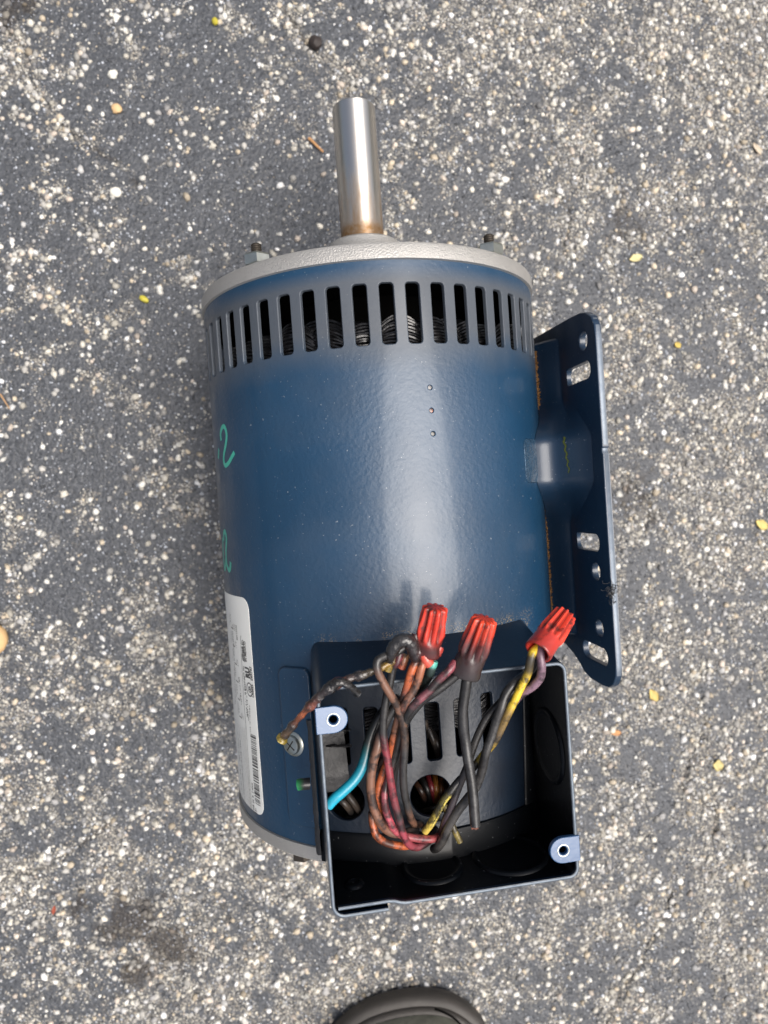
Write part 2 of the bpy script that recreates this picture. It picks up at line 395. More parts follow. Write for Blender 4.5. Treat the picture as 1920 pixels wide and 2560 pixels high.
def axis(a, b, step, far):
    c = np.arange(a, b + step, step); g = []; s = step*2; p = b + step
    while p < far: s *= 1.5; p += s; g.append(p - b)
    g = np.array(g); return np.concatenate([a - g[::-1], c, b + g])
gx = axis(-275, 300, 1.45, 4000); gy = axis(-485, 240, 1.45, 4000)
GX, GY = np.meshgrid(gx, gy); cov = cover(GX, GY)
GZ = gheight(GX, GY, cov); st = np.maximum(stain(GX, GY), .8*np.exp(-(segdist(GX, GY)/1.3)**2)*(fbm(GX, GY, 18, 120) > .45))
near = (np.abs(GX) < 400) & (np.abs(GY) < 600); GZ = np.where(near, GZ, 0)
nx, ny = len(gx), len(gy)
me = bpy.data.meshes.new('asphalt_ground'); V = np.stack([GX, GY, GZ], -1).reshape(-1, 3)*MM
me.vertices.add(len(V)); me.vertices.foreach_set('co', V.astype(np.float32).ravel())
I, J = np.meshgrid(np.arange(nx-1), np.arange(ny-1)); q = (J*nx+I).ravel()
fc = np.stack([q, q+1, q+nx+1, q+nx], 1); me.loops.add(fc.size); me.loops.foreach_set('vertex_index', fc.ravel().astype(np.int32))
me.polygons.add(len(fc)); me.polygons.foreach_set('loop_start', (np.arange(len(fc))*4).astype(np.int32))
me.update(calc_edges=True); me.shade_smooth()
for nm_, arr in (('cover', cov), ('stain', st)):
    a = me.attributes.new(nm_, 'FLOAT', 'POINT'); a.data.foreach_set('value', arr.ravel().astype(np.float32))
m, t, b, oc = new_mat('sealed_asphalt')
ca = t.nodes.new('ShaderNodeAttribute'); ca.attribute_name = 'cover'; sa = t.nodes.new('ShaderNodeAttribute'); sa.attribute_name = 'stain'
vo = N(t, 'ShaderNodeTexVoronoi', Scale=420.0); t.links.new(oc, vo.inputs['Vector'])
vf = N(t, 'ShaderNodeTexVoronoi', Scale=1100.0); t.links.new(oc, vf.inputs['Vector'])
sepc = t.nodes.new('ShaderNodeSeparateColor'); t.links.new(vf.outputs['Color'], sepc.inputs[0])
pale = ramp(t, sepc.outputs[0], ((0, (.045, .045, .046)), (.4, (.11, .106, .10)), (.75, (.24, .225, .20)), (1, (.5, .47, .40))))
dark = ramp(t, noise(t, oc, 380, 4, .6), ((.3, (.040, .043, .049)), (.55, (.072, .077, .086)), (.8, (.14, .146, .158))))
thr = mth(t, 'SUBTRACT', mth(t, 'MULTIPLY', ca.outputs['Fac'], .85), mth(t, 'MULTIPLY', sepc.outputs[1], .75))
k = bwr(t, mth(t, 'ADD', thr, mth(t, 'MULTIPLY', mth(t, 'SUBTRACT', noise(t, oc, 500, 3), .5), .5)), .08, .3)
c = mixc(t, k, dark, pale)
c = mixc(t, mth(t, 'MULTIPLY', sa.outputs['Fac'], .85), c, (.028, .022, .018))
put(t, b, 'Base Color', c); put(t, b, 'Roughness', mth(t, 'ADD', .42, mth(t, 'MULTIPLY', k, .35))); put(t, b, 'Specular IOR Level', .45)
hh = mth(t, 'ADD', mth(t, 'MULTIPLY', noise(t, oc, 620, 3, .55), .9), mth(t, 'MULTIPLY', vo.outputs['Distance'], -.45))
bump(t, b, hh, .0011, .85); me.materials.append(m)
ground = link(bpy.data.objects.new('asphalt_ground', me)); tag(ground, kind='structure')

# pale stones bedded in the surface, thousands of them as one mesh; the largest as single stones
PHI = (1+5**.5)/2
ICO = np.array([(-1, PHI, 0), (1, PHI, 0), (-1, -PHI, 0), (1, -PHI, 0), (0, -1, PHI), (0, 1, PHI), (0, -1, -PHI), (0, 1, -PHI), (PHI, 0, -1), (PHI, 0, 1), (-PHI, 0, -1), (-PHI, 0, 1)])/math.hypot(1, PHI)
ICF = np.array([(0, 11, 5), (0, 5, 1), (0, 1, 7), (0, 7, 10), (0, 10, 11), (1, 5, 9), (5, 11, 4), (11, 10, 2), (10, 7, 6), (7, 1, 8), (3, 9, 4), (3, 4, 2), (3, 2, 6), (3, 6, 8), (3, 8, 9), (4, 9, 5), (2, 4, 11), (6, 2, 10), (8, 6, 7), (9, 8, 1)])
OCT = np.array([(1, 0, 0), (0, 1, 0), (-1, 0, 0), (0, -1, 0), (0, 0, 1.0)]); OCF = np.array([(0, 1, 4), (1, 2, 4), (2, 3, 4), (3, 0, 4)])
PAL = np.array([(.70, .66, .57), (.78, .76, .70), (.55, .53, .49), (.62, .53, .40), (.42, .41, .40), (.68, .59, .50), (.84, .83, .81), (.28, .28, .28)])
def scatter(n, r_lo, r_hi, power, base, fcs, lift, jit, dark=.0, minc=0.):
    x = rng.uniform(-285, 310, n); y = rng.uniform(-490, 245, n); c = cover(x, y)
    keep = rng.random(n) < np.clip(c*(1-dark)+dark, 0, 1)**power; x, y, c = x[keep], y[keep], c[keep]; n = len(x)
    r = r_lo*(r_hi/r_lo)**(rng.random(n)**2.2); z = gheight(x, y, c)
    rot = rng.uniform(0, 6.283, n); sx = r*rng.uniform(.8, 1.25, n); sy = r*rng.uniform(.7, 1.05, n); sz = r*rng.uniform(.4, .75, n)
    B = base[None]*np.stack([sx, sy, sz], 1)[:, None]*(1+rng.normal(0, jit, (n, len(base), 1)))
    co, si = np.cos(rot)[:, None], np.sin(rot)[:, None]
    P = np.stack([x[:, None]+B[..., 0]*co-B[..., 1]*si, y[:, None]+B[..., 0]*si+B[..., 1]*co, (z+sz*lift)[:, None]+B[..., 2]], -1)
    C = PAL[rng.choice(len(PAL), n, p=[.22, .2, .16, .11, .1, .08, .08, .05])]*rng.uniform(.45, 1.05, (n, 1))
    sn = stain(x, y)[:, None]; C = C*(1-.8*sn)+np.array([(.05, .038, .03)])*.5*sn
    return P, C, fcs
def stuff_mesh(name, P, C, fcs, mat, parent):
    n, k, _ = P.shape; V = P.reshape(-1, 3)*MM; Fc = (fcs[None]+(np.arange(n)*k)[:, None, None]).reshape(-1, 3)
    me = bpy.data.meshes.new(name); me.vertices.add(len(V)); me.vertices.foreach_set('co', V.astype(np.float32).ravel())
    me.loops.add(Fc.size); me.loops.foreach_set('vertex_index', Fc.ravel().astype(np.int32)); me.polygons.add(len(Fc))
    me.polygons.foreach_set('loop_start', (np.arange(len(Fc))*3).astype(np.int32)); me.update(calc_edges=True); me.shade_smooth()
    a = me.color_attributes.new('Col', 'FLOAT_COLOR', 'POINT'); c = np.ones((n, k, 4), np.float32); c[..., :3] = C[:, None]; a.data.foreach_set('color', c.ravel())
    me.materials.append(mat); o = link(bpy.data.objects.new(name, me), parent); o['kind'] = 'stuff'; return o
P, C, fcs = scatter(76000, .5, 2.6, 1.05, ICO, ICF, .08, .18, .08)
size = np.abs(P[:, :, :2]-P[:, :, :2].mean(1, keepdims=True)).max((1, 2)); px, py = to_px(P[:, :, 0].mean(1), P[:, :, 1].mean(1))
vis = (px > 0) & (px < 1920) & (py > 0) & (py < 2560) & ~((px > 500) & (px < 1560) & (py > 600) & (py < 2250))
big = np.argsort(-(size*vis))[:290]
rest = np.ones(len(P), bool); rest[big] = False
stuff_mesh('embedded_gravel', P[rest], C[rest], fcs, M_stone, ground)
for i in big:
    c0 = P[i].mean(0); me = mesh('stone', (P[i]-c0)*MM, fcs, M_stone, sharp=180, col=np.repeat(C[i][None], 12, 0))
    o = link(bpy.data.objects.new('stone', me), ground); o.location = Vector(c0*MM)
P, C, fcs = scatter(60000, .3, .8, 1.3, OCT, OCF, -.1, .15, .05)
stuff_mesh('fine_grit', P, C, fcs, M_stone, ground)
# sealer-coated pips all over the dark areas, some coloured pale in place of glints
P, C, fcs = scatter(80000, .35, 1.1, .3, ICO, ICF, -.05, .12, .7)
M_seal = vcol_mat('sealer_coat', .32, 0, 700, .0004, .5)
C = np.array([(.92, .97, 1.06)])*(.05+.55*rng.random((len(P), 1))**4.2)
stuff_mesh('coated_gravel', P, C, fcs, M_seal, ground)

# ------------------------------------------------------------------ loose things on the ground
def lump(name, px, py, r, col, label, cat, sx=1, sy=1, sz=.7, rot=0, mat=None, jit=.08, group=None, seg=2, kidscol=None):
    import bmesh
    bm = bmesh.new(); bmesh.ops.create_icosphere(bm, subdivisions=seg, radius=1)
    for v in bm.verts: v.co *= 1 + random.gauss(0, jit)
    me = bpy.data.meshes.new(name); bm.to_mesh(me); bm.free(); n = len(me.vertices)
    g = gnd(px, py, 1); z = float(gheight(np.array([g[0]]), np.array([g[1]]))[0])
    me.transform(Matrix.Diagonal((r*sx*MM, r*sy*MM, r*sz*MM, 1))); me.shade_smooth(); me.set_sharp_from_angle(angle=math.radians(28))
    a = me.color_attributes.new('Col', 'FLOAT_COLOR', 'POINT'); a.data.foreach_set('color', np.tile([*col, 1], n).astype(np.float32))
    me.materials.append(mat or M_stone); o = link(bpy.data.objects.new(name, me)); o.location = (g[0]*MM, g[1]*MM, (z+r*sz*.75)*MM); o.rotation_euler.z = rot
    return tag(o, label, cat, group)
lump('pebble', 293, 273, 3.1, (.62, .42, .22), 'rounded tan orange pebble on the dark asphalt at upper left', 'pebble', 1.05, .95, .7)
lump('pebble', 283, 186, 3.0, (.72, .70, .62), 'angular white pebble just above the tan orange one', 'pebble', 1.1, .85, .5, .3, jit=.12)
lump('pebble', 290, 481, 3.4, (.75, .72, .64), 'round cream pebble on the asphalt between the yellow seed and the tan pebble', 'pebble', 1, 1, .6)
lump('seed', 538, 55, 2.2, (.42, .36, .04), 'small yellow seed at the upper edge, left of the dark seed pod', 'seed', .9, 1.1, .8, .2, M_leafy, .03)
lump('seed', 360, 748, 2.5, (.50, .44, .06), 'small yellow seed with brown tip to the left of the motor', 'seed', .8, 1.35, .7, .9, M_leafy, .04)
lump('seed_pod', 789, 110, 4.4, (.035, .028, .026), 'dark faceted round seed pod on the asphalt beyond the shaft', 'seed pod', 1, 1, .85, .4, M_leafy, .05, seg=2)
lump('pebble', -14, 1594, 9.5, (.60, .40, .20), 'large smooth tan pebble cut by the left edge of the picture', 'pebble', 1, 1.05, .6, .1, M_leafy, .02, seg=3)
def leaf(px, py, L, wd, rot, col, label, cat='leaf', curl=.25, name='leaf', group=None):
    V = []; n = 6
    for i in range(n+1):
        t = i/n; w = wd*math.sin(math.pi*min(max(t*.92+.04, 0), 1))**.7
        for s in (-1, -.5, 0, .5, 1):
            V.append((s*w*(1+.15*random.uniform(-1, 1)), (t-.5)*L, curl*wd*(s*s) + .3*math.sin(t*5)+.5))
    Fc = [(i*5+k, i*5+k+1, i*5+k+6, i*5+k+5) for i in range(n) for k in range(4)]
    b = len(V); V += [(x, y, z-.35) for x, y, z in V]; Fc += [tuple(b+i for i in q[::-1]) for q in Fc]
    rim = [i*5 for i in range(n+1)] + [n*5+k for k in range(1, 5)] + [i*5+4 for i in range(n-1, -1, -1)] + [3, 2, 1]
    Fc += [(rim[i], rim[i]+b, rim[(i+1) % len(rim)]+b, rim[(i+1) % len(rim)]) for i in range(len(rim))]
    me = mesh(name, np.array(V)*MM, Fc, M_leafy, col=np.array([[*col]]*len(V))*np.random.default_rng(3).uniform(.75, 1.1, (len(V), 1)), sharp=60)
    o = link(bpy.data.objects.new(name, me)); g = gnd(px, py, 1); z = float(gheight(np.array([g[0]]), np.array([g[1]]))[0])
    o.location = (g[0]*MM, g[1]*MM, (z+.6)*MM); o.rotation_euler = (0, 0, rot); return tag(o, label, cat, group)
leaf(1590, 645, 8.5, 2.6, 1.75, (.66, .58, .30), 'pale yellow leaf scrap on the gravel right of the front bolts')
leaf(1694, 863, 4.5, 1.9, .7, (.62, .46, .12), 'small golden leaf scrap to the right of the mounting plate tip')
leaf(1905, 1312, 9, 3.2, .9, (.66, .52, .18), 'golden yellow leaf cut by the right edge of the picture')
leaf(1634, 1738, 9, 3.0, .5, (.62, .47, .16), 'elongated golden leaf scrap right of the lower plate corner')
leaf(1795, 1913, 7, 3.6, 1.4, (.60, .50, .22), 'squarish pale yellow leaf scrap at lower right of the terminal box')
leaf(1540, 1832, 7, 1.9, 1.5, (.55, .28, .12), 'orange brown chip close to the terminal box right wall')
leaf(1893, 372, 9, 1.7, .5, (.60, .50, .38), 'pale tan leaf stalk at the right edge near the top')
leaf(135, 2275, 5.5, 1.3, -.2, (.30, .07, .04), 'small red brown chip at lower left beside the dark stain')
def twig(pts, r, col, label, name='twig', cat='twig'):
    P = catmull([gnd(x, y, z) for x, y, z in pts], 5); v, f = tube(P, np.linspace(r, r*.6, len(P)), 6, True, .08)
    c0 = np.mean(v, 0); c0[2] = 0
    me = mesh(name, (np.array(v)-c0)*MM, f, M_leafy, col=np.array([col]*len(v))); o = link(bpy.data.objects.new(name, me)); o.location = Vector(c0*MM); return tag(o, label, cat)
twig([(772, 345, 2), (786, 358, 2.4), (799, 371, 2.2), (808, 380, 2)], .95, (.50, .27, .12), 'short orange brown twig lying left of the steel shaft')
twig([(0, 985, 2), (10, 1000, 2.2), (24, 1022, 2)], .5, (.5, .3, .15), 'thin brown twig at the left edge of the picture')

# ------------------------------------------------------------------ the motor
motor = bpy.data.objects.new('electric_motor', None); link(motor); motor.location = (0, -.12, 0); motor.rotation_euler = (0, TH, 0); motor.empty_display_size = .05
tag(motor, 'dark blue electric motor lying on its side with open wiring box and steel shaft', 'electric motor')

# --- shell with its vents
def fshell(a, b, d):
    t = a/R; r = R-d
    if b > -1.4: r -= .5*((b+1.4)/1.4)**2
    return (math.sin(t)*r, b, math.cos(t)*r)
D2A = math.pi/180*R; holes = []
for k in range(-24, 24):
    c = (-2.613+7.5*k)
    if c < -178 or c > 178: continue
    holes.append(rrect((c-2.32)*D2A, -34.3, (c+2.32)*D2A, -8.7, 1.9))
for c in (-24.3, -15.5, -6.7, 2.0, 10.7, 19.5): holes.append(rrect((c-2.35)*D2A, -205.3, (c+2.35)*D2A, -180.5, 2.0))
for c, y in ((-24.9, -219.6), (.1, -219.3)): holes.append(circle(c*D2A, y, 9.0, 40))
for y in (-52, -61.4, -70.9): holes.append(circle(8.05*D2A, y, 1.3, 14))
half = math.pi*R
outer = [(-half + 2*half*i/180, -240.6) for i in range(180)] + [(half, -240.6 + 240.6*i/30) for i in range(30)] + \
        [(half - 2*half*i/180, 0) for i in range(180)] + [(-half, -240.6*i/30) for i in range(30)]
gp = np.vstack([gridpts(-half+2, half-2, 200, -236, -38, 34), gridpts(-half+2, half-2, 200, -6.5, -1.4, 3)])
v, f, nr = sheet(outer, holes, gp, fshell, 1.7, lip=.5)
shell = part('shell', v, f, M_shell, motor, nrm=nr)
# rivets seen in the three small holes
for y, cc in ((-52, (.20, .19, .19)), (-61.4, (.30, .10, .05)), (-70.9, (.12, .11, .08))):
    pv = [(0, 0, 0)]+[(1.25*math.cos(k*math.pi/6), 1.25*math.sin(k*math.pi/6), 0) for k in range(12)]+[(1.3*math.cos(k*math.pi/6), 1.3*math.sin(k*math.pi/6), -1.2) for k in range(12)]
    pv[0] = (0, 0, .25); P_ = [oncyl(8.05*D2A+x, y+yy, z-.55) for x, yy, z in pv]
    fc_ = [(0, 1+k, 1+(k+1) % 12) for k in range(12)]+[(1+k, 13+k, 13+(k+1) % 12, 1+(k+1) % 12) for k in range(12)]
    part('rivet', P_, fc_, M_char, shell, col=np.array([cc]*25))
# --- end bells
v, f = lathe([(8, 35.5), (17.6, 35.5), (19.0, 34.4), (20, 30), (34, 15), (60, 8.2), (70, 7.6), (81.6, 7.4), (83.5, 6.9), (84.1, 5.8), (84.1, .35), (82.6, .05), (70, -.2)], 160)
bell = part('end_bell', v, f, M_cast, motor, sharp=32, label='cast aluminium end bell at the shaft end')
v, f = lathe([(70, -240.4), (82.5, -240.7), (84.1, -241.1), (84.1, -246.4), (83.4, -247.2), (81, -247.6), (60, -248), (30, -249), (2, -250)], 160)
bellb = part('end_bell', v, f, M_cast, motor, sharp=32, label='cast aluminium end bell behind the wiring box')
# --- shaft
v, f = lathe([(0.01, 106.6), (10.0, 106.6), (11.1, 105.5), (11.1, 37.2), (10.7, 36.6), (10.7, 28)], 72)
V2 = []
for x, y, z in v:            # flat keyed side on the left, as the dark facet shows
    if y > 30 and math.hypot(x, z) > 9: 
        pass
    V2.append((x, y, z))
part('shaft', V2, f, M_shaft, motor, sharp=30)
v, f = lathe([(10.9, 36.0), (12.0, 36.1), (12.1, 36.9), (10.9, 37.6)], 48); part('rust_ring', v, f, M_rust, bell)
# --- through bolts with hex nuts
def hexnut(h, af, r_in=2.6):
    r = af/2/math.cos(math.pi/6); rings = [(r*.93, 0), (r, h*.12), (r, h*.84), (r*.93, h), (r_in, h), (r_in, h-.6)]; V = []
    for rr, y in rings:
        for k in range(12):
            a = k*math.pi/6; q = rr if (k % 2 == 0 or rr == r_in) else rr*math.cos(math.pi/6)
            V.append((q*math.sin(a), y, q*math.cos(a)))
    return V, [(i*12+k, i*12+(k+1) % 12, (i+1)*12+(k+1) % 12, (i+1)*12+k) for i in range(len(rings)-1) for k in range(12)]
def stud(L, r=2.35):
    P = []; n = int(L/.45)
    for i in range(n+1): P.append((r-(.28 if i % 2 else 0), i*.45))
    P += [(r*.6, n*.45+.4), (.01, n*.45+.4)]; return lathe(P, 14)
for ang in (-44.6, 38.0, 135.4, -142):
    c = np.array([77.5*math.sin(math.radians(ang)), 7.6, 77.5*math.cos(math.radians(ang))])
    v, f = stud(9.6); bo = part('through_bolt', np.array(v)+c, f, M_stud, bell, sharp=50)
    v, f = hexnut(4.9, 10.4); part('nut', np.array(v)+c, f, M_zinc, bell, sharp=20)
for ang in (-44.6, 135.4):
    c = np.array([76.5*math.sin(math.radians(ang)), -248.2, 76.5*math.cos(math.radians(ang))])
    v, f = hexnut(3.6, 8.6, .3); part('bolt_head', [(x+c[0], c[1]-y, z+c[2]) for x, y, z in v], [q[::-1] for q in f], M_stud, bellb, sharp=20)
# --- inside: stator body, rotor, and the burnt end windings
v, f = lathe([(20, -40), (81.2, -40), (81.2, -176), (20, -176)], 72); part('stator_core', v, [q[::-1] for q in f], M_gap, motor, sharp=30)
v, f = lathe([(12, -1.5), (81.3, -1.5), (81.3, -7.5)], 96); part('darkening_disc', v, [q[::-1] for q in f], M_gap, motor, sharp=30)  # added black disc that darkens the depth behind the front vents
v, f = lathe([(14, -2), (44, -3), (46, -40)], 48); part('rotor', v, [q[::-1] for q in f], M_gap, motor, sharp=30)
def winding(y0, sgn, n_bund, seed):
    rr = np.random.default_rng(seed); tubes = []; cols = []
    for b_ in range(n_bund):
        a0 = 2*math.pi*b_/n_bund + rr.normal(0, .03); sl = rr.uniform(-1.3, 1.3); wdt = 2*math.pi/n_bund*1.5; r0 = 76.5 + rr.uniform(-1.6, 1.6); reach = 18.0+rr.uniform(-2.5, 1.5)
        rusty = rr.random() < .05
        for j in range(13):
            s = j/12; P = []
            for k in range(7):
                t = k/6; a = a0 + wdt*(t-.5)*1.25; y = y0 + sgn*(1 + reach*s*(1-.35*abs(2*t-1)**2.2)) + sl*(t-.5)*9*sgn + rr.normal(0, .18)
                r = r0 + 2.2*math.sin(math.pi*t) - 3.2*s*s + rr.normal(0, .22); P.append((math.sin(a)*r, y, math.cos(a)*r))
            v, f = tube(catmull(P, 2), .66+rr.uniform(-.08, .14), 6, True); tubes.append((v, f))
            c = (.03, .013, .008) if rusty and rr.random() < .35 else (.007, .007, .008); cols += [c]*len(v)
    v, f = join(tubes); return v, f, np.array(cols)
v, f, c_ = winding(-40, 1, 42, 3); w = part('end_winding', v, f, M_wind, motor, col=c_, label='blackened burnt coil strands behind the front vents'); w['kind'] = 'stuff'
v, f = lathe([(60, -22), (70, -20.8), (73.5, -24), (74, -40)], 96)
v = [(x*(1+.012*math.sin(31*math.atan2(x, z))), y+.9*math.sin(17*math.atan2(x, z)), z*(1+.012*math.sin(31*math.atan2(x, z)))) for x, y, z in v]
part('winding_core', v, [q[::-1] for q in f], M_wind, motor, col=np.array([(.012, .012, .013)]*len(v)), sharp=180)
v, f, c_ = winding(-176, -1, 36, 8); w = part('end_winding', v, f, M_wind, motor, col=c_, label='blackened burnt coil strands behind the wiring box vents'); w['kind'] = 'stuff'
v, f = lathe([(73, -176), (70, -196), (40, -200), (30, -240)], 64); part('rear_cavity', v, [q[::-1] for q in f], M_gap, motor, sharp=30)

# --- marker writing and label, lying on the shell
def ribbon(pts, wd, h, n=5):
    P = catmull(pts, n) if len(pts) > 2 else np.array(pts, float)
    T = np.gradient(P, axis=0); T /= np.linalg.norm(T, axis=1)[:, None]+1e-9; Nn = np.stack([-T[:, 1], T[:, 0]], 1)
    V = []
    for p, q in zip(P, Nn):
        for s in (-1, 1): V.append(oncyl(p[0]+q[0]*wd/2*s, p[1]+q[1]*wd/2*s, h))
    Fc = [(2*i, 2*i+2, 2*i+3, 2*i+1) for i in range(len(P)-1)]
    # outward orientation
    a, b_, c_ = [np.array(V[i]) for i in Fc[0][:3]]; n_ = np.cross(b_-a, c_-a); o_ = np.array([a[0], 0, a[2]])
    return V, ([q[::-1] for q in Fc] if n_ @ o_ < 0 else Fc)
def A(l): return [(x*D2A, y) for x, y in l]
mk = [A([(-67.9, -64), (-68.1, -61), (-66.3, -58.5), (-64.3, -58.2), (-63.2, -60), (-62.9, -63), (-64.3, -66.9), (-66.4, -70.9), (-66.9, -74.0), (-65.6, -75.9), (-63, -75), (-60.4, -72.8), (-58.3, -70.8)]),
      A([(-71.4, -67.4), (-73.2, -71.9)])]
v, f = join([ribbon(p, 2.1, .06) for p in mk]); part('marker_writing', v, f, M_marker, shell, label='green handwritten 2 with a stroke before it')
mk = [A([(-74.6, -111), (-73.6, -107.6), (-71.6, -106.6), (-70.6, -110), (-72.4, -116), (-72.8, -121.6), (-70.6, -124.6), (-68.8, -123.6), (-67.9, -120.6)]),
      A([(-76, -109.5), (-77.6, -118), (-77, -124.7), (-74.6, -122.5), (-73, -119)])]
v, f = join([ribbon(p, 2.3, .06) for p in mk]); part('marker_writing', v, f, M_marker, shell, label='green handwritten figure seen edge on')
def fl(a, b, d): return oncyl(a, b, .16-d)
lab = rrect(-112*D2A, -236.0, -56.9*D2A, -136.3, 5.5)
v, f, nr = sheet(dens(lab), [], gridpts(-112*D2A, -57*D2A, 34, -234, -138, 12), fl, .14, .06)
label = part('rating_label', v, f, M_label, shell, nrm=nr)
prints, faint = [], []
def pc(x, y): return cyl(x, y, R+.2)
def text(body, p0, p1, size, bold=0.0, dst=None):     # runs from p0 (photo side bottom) towards p1, tops to the left
    cu = bpy.data.curves.new('t', 'FONT'); cu.body = body; cu.size = 1; cu.resolution_u = 2; cu.offset = bold
    o = bpy.data.objects.new('t', cu); S.collection.objects.link(o); dg = bpy.context.evaluated_depsgraph_get(); dg.update()
    me = o.evaluated_get(dg).to_mesh(); vv = np.array([tuple(q.co) for q in me.vertices]); ff = [tuple(q.vertices) for q in me.polygons]
    o.evaluated_get(dg).to_mesh_clear(); bpy.data.objects.remove(o); bpy.data.curves.remove(cu)
    L = vv[:, 0].max()-vv[:, 0].min(); a0, y0 = p0; a1, y1 = p1; sx = (y1-y0)/L
    V = []
    for x, y, _ in vv:
        s = x-vv[:, 0].min(); V.append(oncyl(a0+(a1-a0)*s/L - y*size, y0+s*sx, .24))
    (prints if dst is None else dst).append((V, ff))
text('E49747', pc(632.4, 1702), pc(629, 1667), 2.9, .03)
text('LR2025', pc(635.2, 1744), pc(632.6, 1712), 2.8, .03)
text('RU', pc(625.5, 1697), pc(622.5, 1670), 6.0, .06)
text('CSA', pc(628.5, 1733), pc(626, 1716), 3.4, .05)
prints.append(ribbon([(pc(624, 1724)[0]-2.6*math.cos(a), pc(624, 1724)[1]+3.0*math.sin(a)) for a in np.linspace(0, 6.283, 17)], .5, .24, 2))
text('ASSEMBLED', pc(612.6, 1656), pc(608.6, 1601), 2.9, .035)
text('IN MEXICO', pc(617, 1655), pc(613.4, 1604), 2.9, .035)
text('88115350', pc(594.6, 1601), pc(591.2, 1563), 2.4, .015, faint)
text('TYPE', pc(609, 1651), pc(607.4, 1636), 1.9, .03)
def rule(p, q, wd=.22, dst=None): (prints if dst is None else dst).append(ribbon([pc(*p), pc(*q)], wd, .24, 2))
def illeg(p0, p1, hgt, dst=None):                       # print too small to read: broken strokes
    (a0, y0), (a1, y1) = pc(*p0), pc(*p1); y = 0; L = y1-y0; dirn = 1 if L > 0 else -1; L = abs(L)
    while y < L:
        w_ = random.uniform(.25, .9)
        if random.random() < .85:
            t = y/L; a = a0+(a1-a0)*t; hh_ = hgt*random.uniform(.5, 1)
            (faint if dst is None else dst).append(ribbon([(a-hh_/2, y0+dirn*y), (a+hh_/2, y0+dirn*y)], w_*.6, .24, 2))
        y += w_*.95+.12
rule((601, 1590), (609.5, 1750), .3); rule((609.5, 1750), (615.5, 1822), .3); rule((615.5, 1822), (630, 2024), .25, faint)
rule((603.5, 1594), (602.2, 1589), .25)
for p0, p1, h in (((609, 1650), (603.8, 1608), 1.6), ((612.5, 1725), (608, 1655), 1.5), ((616.5, 1740), (611, 1690), 1.4), ((618.5, 1790), (612.8, 1728), 1.4), ((621.5, 1800), (616.8, 1742), 1.4)): illeg(p0, p1, h, prints)
illeg((643.5, 2006), (640.5, 1955), 2.2, faint) if False else illeg((633.6, 2006), (630.2, 1955), 2.2, faint)
for p0, p1, h in (((606, 1990), (594, 1830), 1.5), ((611, 2000), (599.5, 1835), 1.3), ((586, 1650), (581, 1560), 1.3), ((589, 1760), (586, 1660), 1.2), ((604, 1760), (598, 1690), 1.0), ((626, 1830), (624, 1760), .9)): illeg(p0, p1, h, faint)
illeg((635.8, 2032), (633.4, 2013), 1.9, prints); illeg((641, 2035), (639, 2020), 1.7, prints)
rule((588, 1799), (615.5, 1822), .28, faint)
for x0, x1 in ((597, 619), (601.5, 622.5), (605.5, 625), (609, 627), (612, 628.5), (593, 615)): rule((x0, 1806+(x0-590)*.7), (x1, 2012+(x1-620)*1.2), .2, faint)
for i in range(6):                                     # connection diagram marks
    y = 1565+i*44.5; x = 579+i*4.2
    rule((x-1, y+2), (x+4.5, y+8), .5, faint); rule((x+4.5, y+8), (x+4.8, y-6), .3, faint); rule((x-4.5, y-2), (x-5.5, y-34), .3, faint)
    illeg((x+8, y+10), (x+7, y-4), .9, faint); illeg((x-2, y-8), (x-3.2, y-32), .8, faint)
# bar code
(a0, y0), (a1, y1) = pc(632.5, 1838), pc(644.8, 2014); y = 0; L = abs(y1-y0); hb = (pc(640, 1842)[0]-pc(626.4, 1836)[0])
while y < L:
    w_ = random.choice((.3, .3, .3, .6, .6, .9)); a = a0+(a1-a0)*y/L
    prints.append(ribbon([(a-hb/2, y0-y), (a, y0-y), (a+hb/2, y0-y)], w_, .24, 2)); y += w_+random.choice((.32, .32, .65))
v, f = join(prints); part('label_print', v, f, M_ink, label, smooth=False)
v, f = join(faint); part('label_print', v, f, M_inkg, label, smooth=False)

# --- side pad with its screw, left of the box
pad = rrect(-43.2*D2A, -232, -33.2*D2A, -165.3, 3.0)
v, f, nr = sheet(dens(pad), [], gridpts(-43*D2A, -33.4*D2A, 10, -230, -167, 12), lambda a, b, d: oncyl(a, b, 1.7-d), 1.7, .9)
padm = part('cover_pad', v, f, M_shell, motor, nrm=nr)
scr = math.radians(-39.6); nrm_ = np.array([math.sin(scr), 0, math.cos(scr)]); c0 = np.array([nrm_[0]*(R+1.7), -197.2, nrm_[2]*(R+1.7)])
prof = [(5.2, -.4), (5.3, .2), (4.6, .8), (4.15, .9), (4.05, 1.5), (3.7, 2.1), (2.6, 2.45), (.01, 2.5)]
v, f = lathe(prof, 40); sc_ = part('screw', frame_to(v, c0, nrm_, (0, 1, 0)), f, M_zinc, padm, sharp=35)
X_ = np.cross(nrm_, (0, 1, 0)); Z_ = np.cross(X_, nrm_)
for a in (math.radians(38), math.radians(128)):
    d_ = X_*math.cos(a)+Z_*math.sin(a); e_ = np.cross(nrm_, d_); V = []
    for h in (2.53, 2.3):
        for s, q in ((-2.7, -.28), (2.7, -.28), (2.7, .28), (-2.7, .28)): V.append(c0+nrm_*h+d_*s+e_*q)
    part('screw_recess', V, [(0, 1, 2, 3), (0, 4, 5, 1), (1, 5, 6, 2), (2, 6, 7, 3), (3, 7, 4, 0)], M_stud, padm, smooth=False)

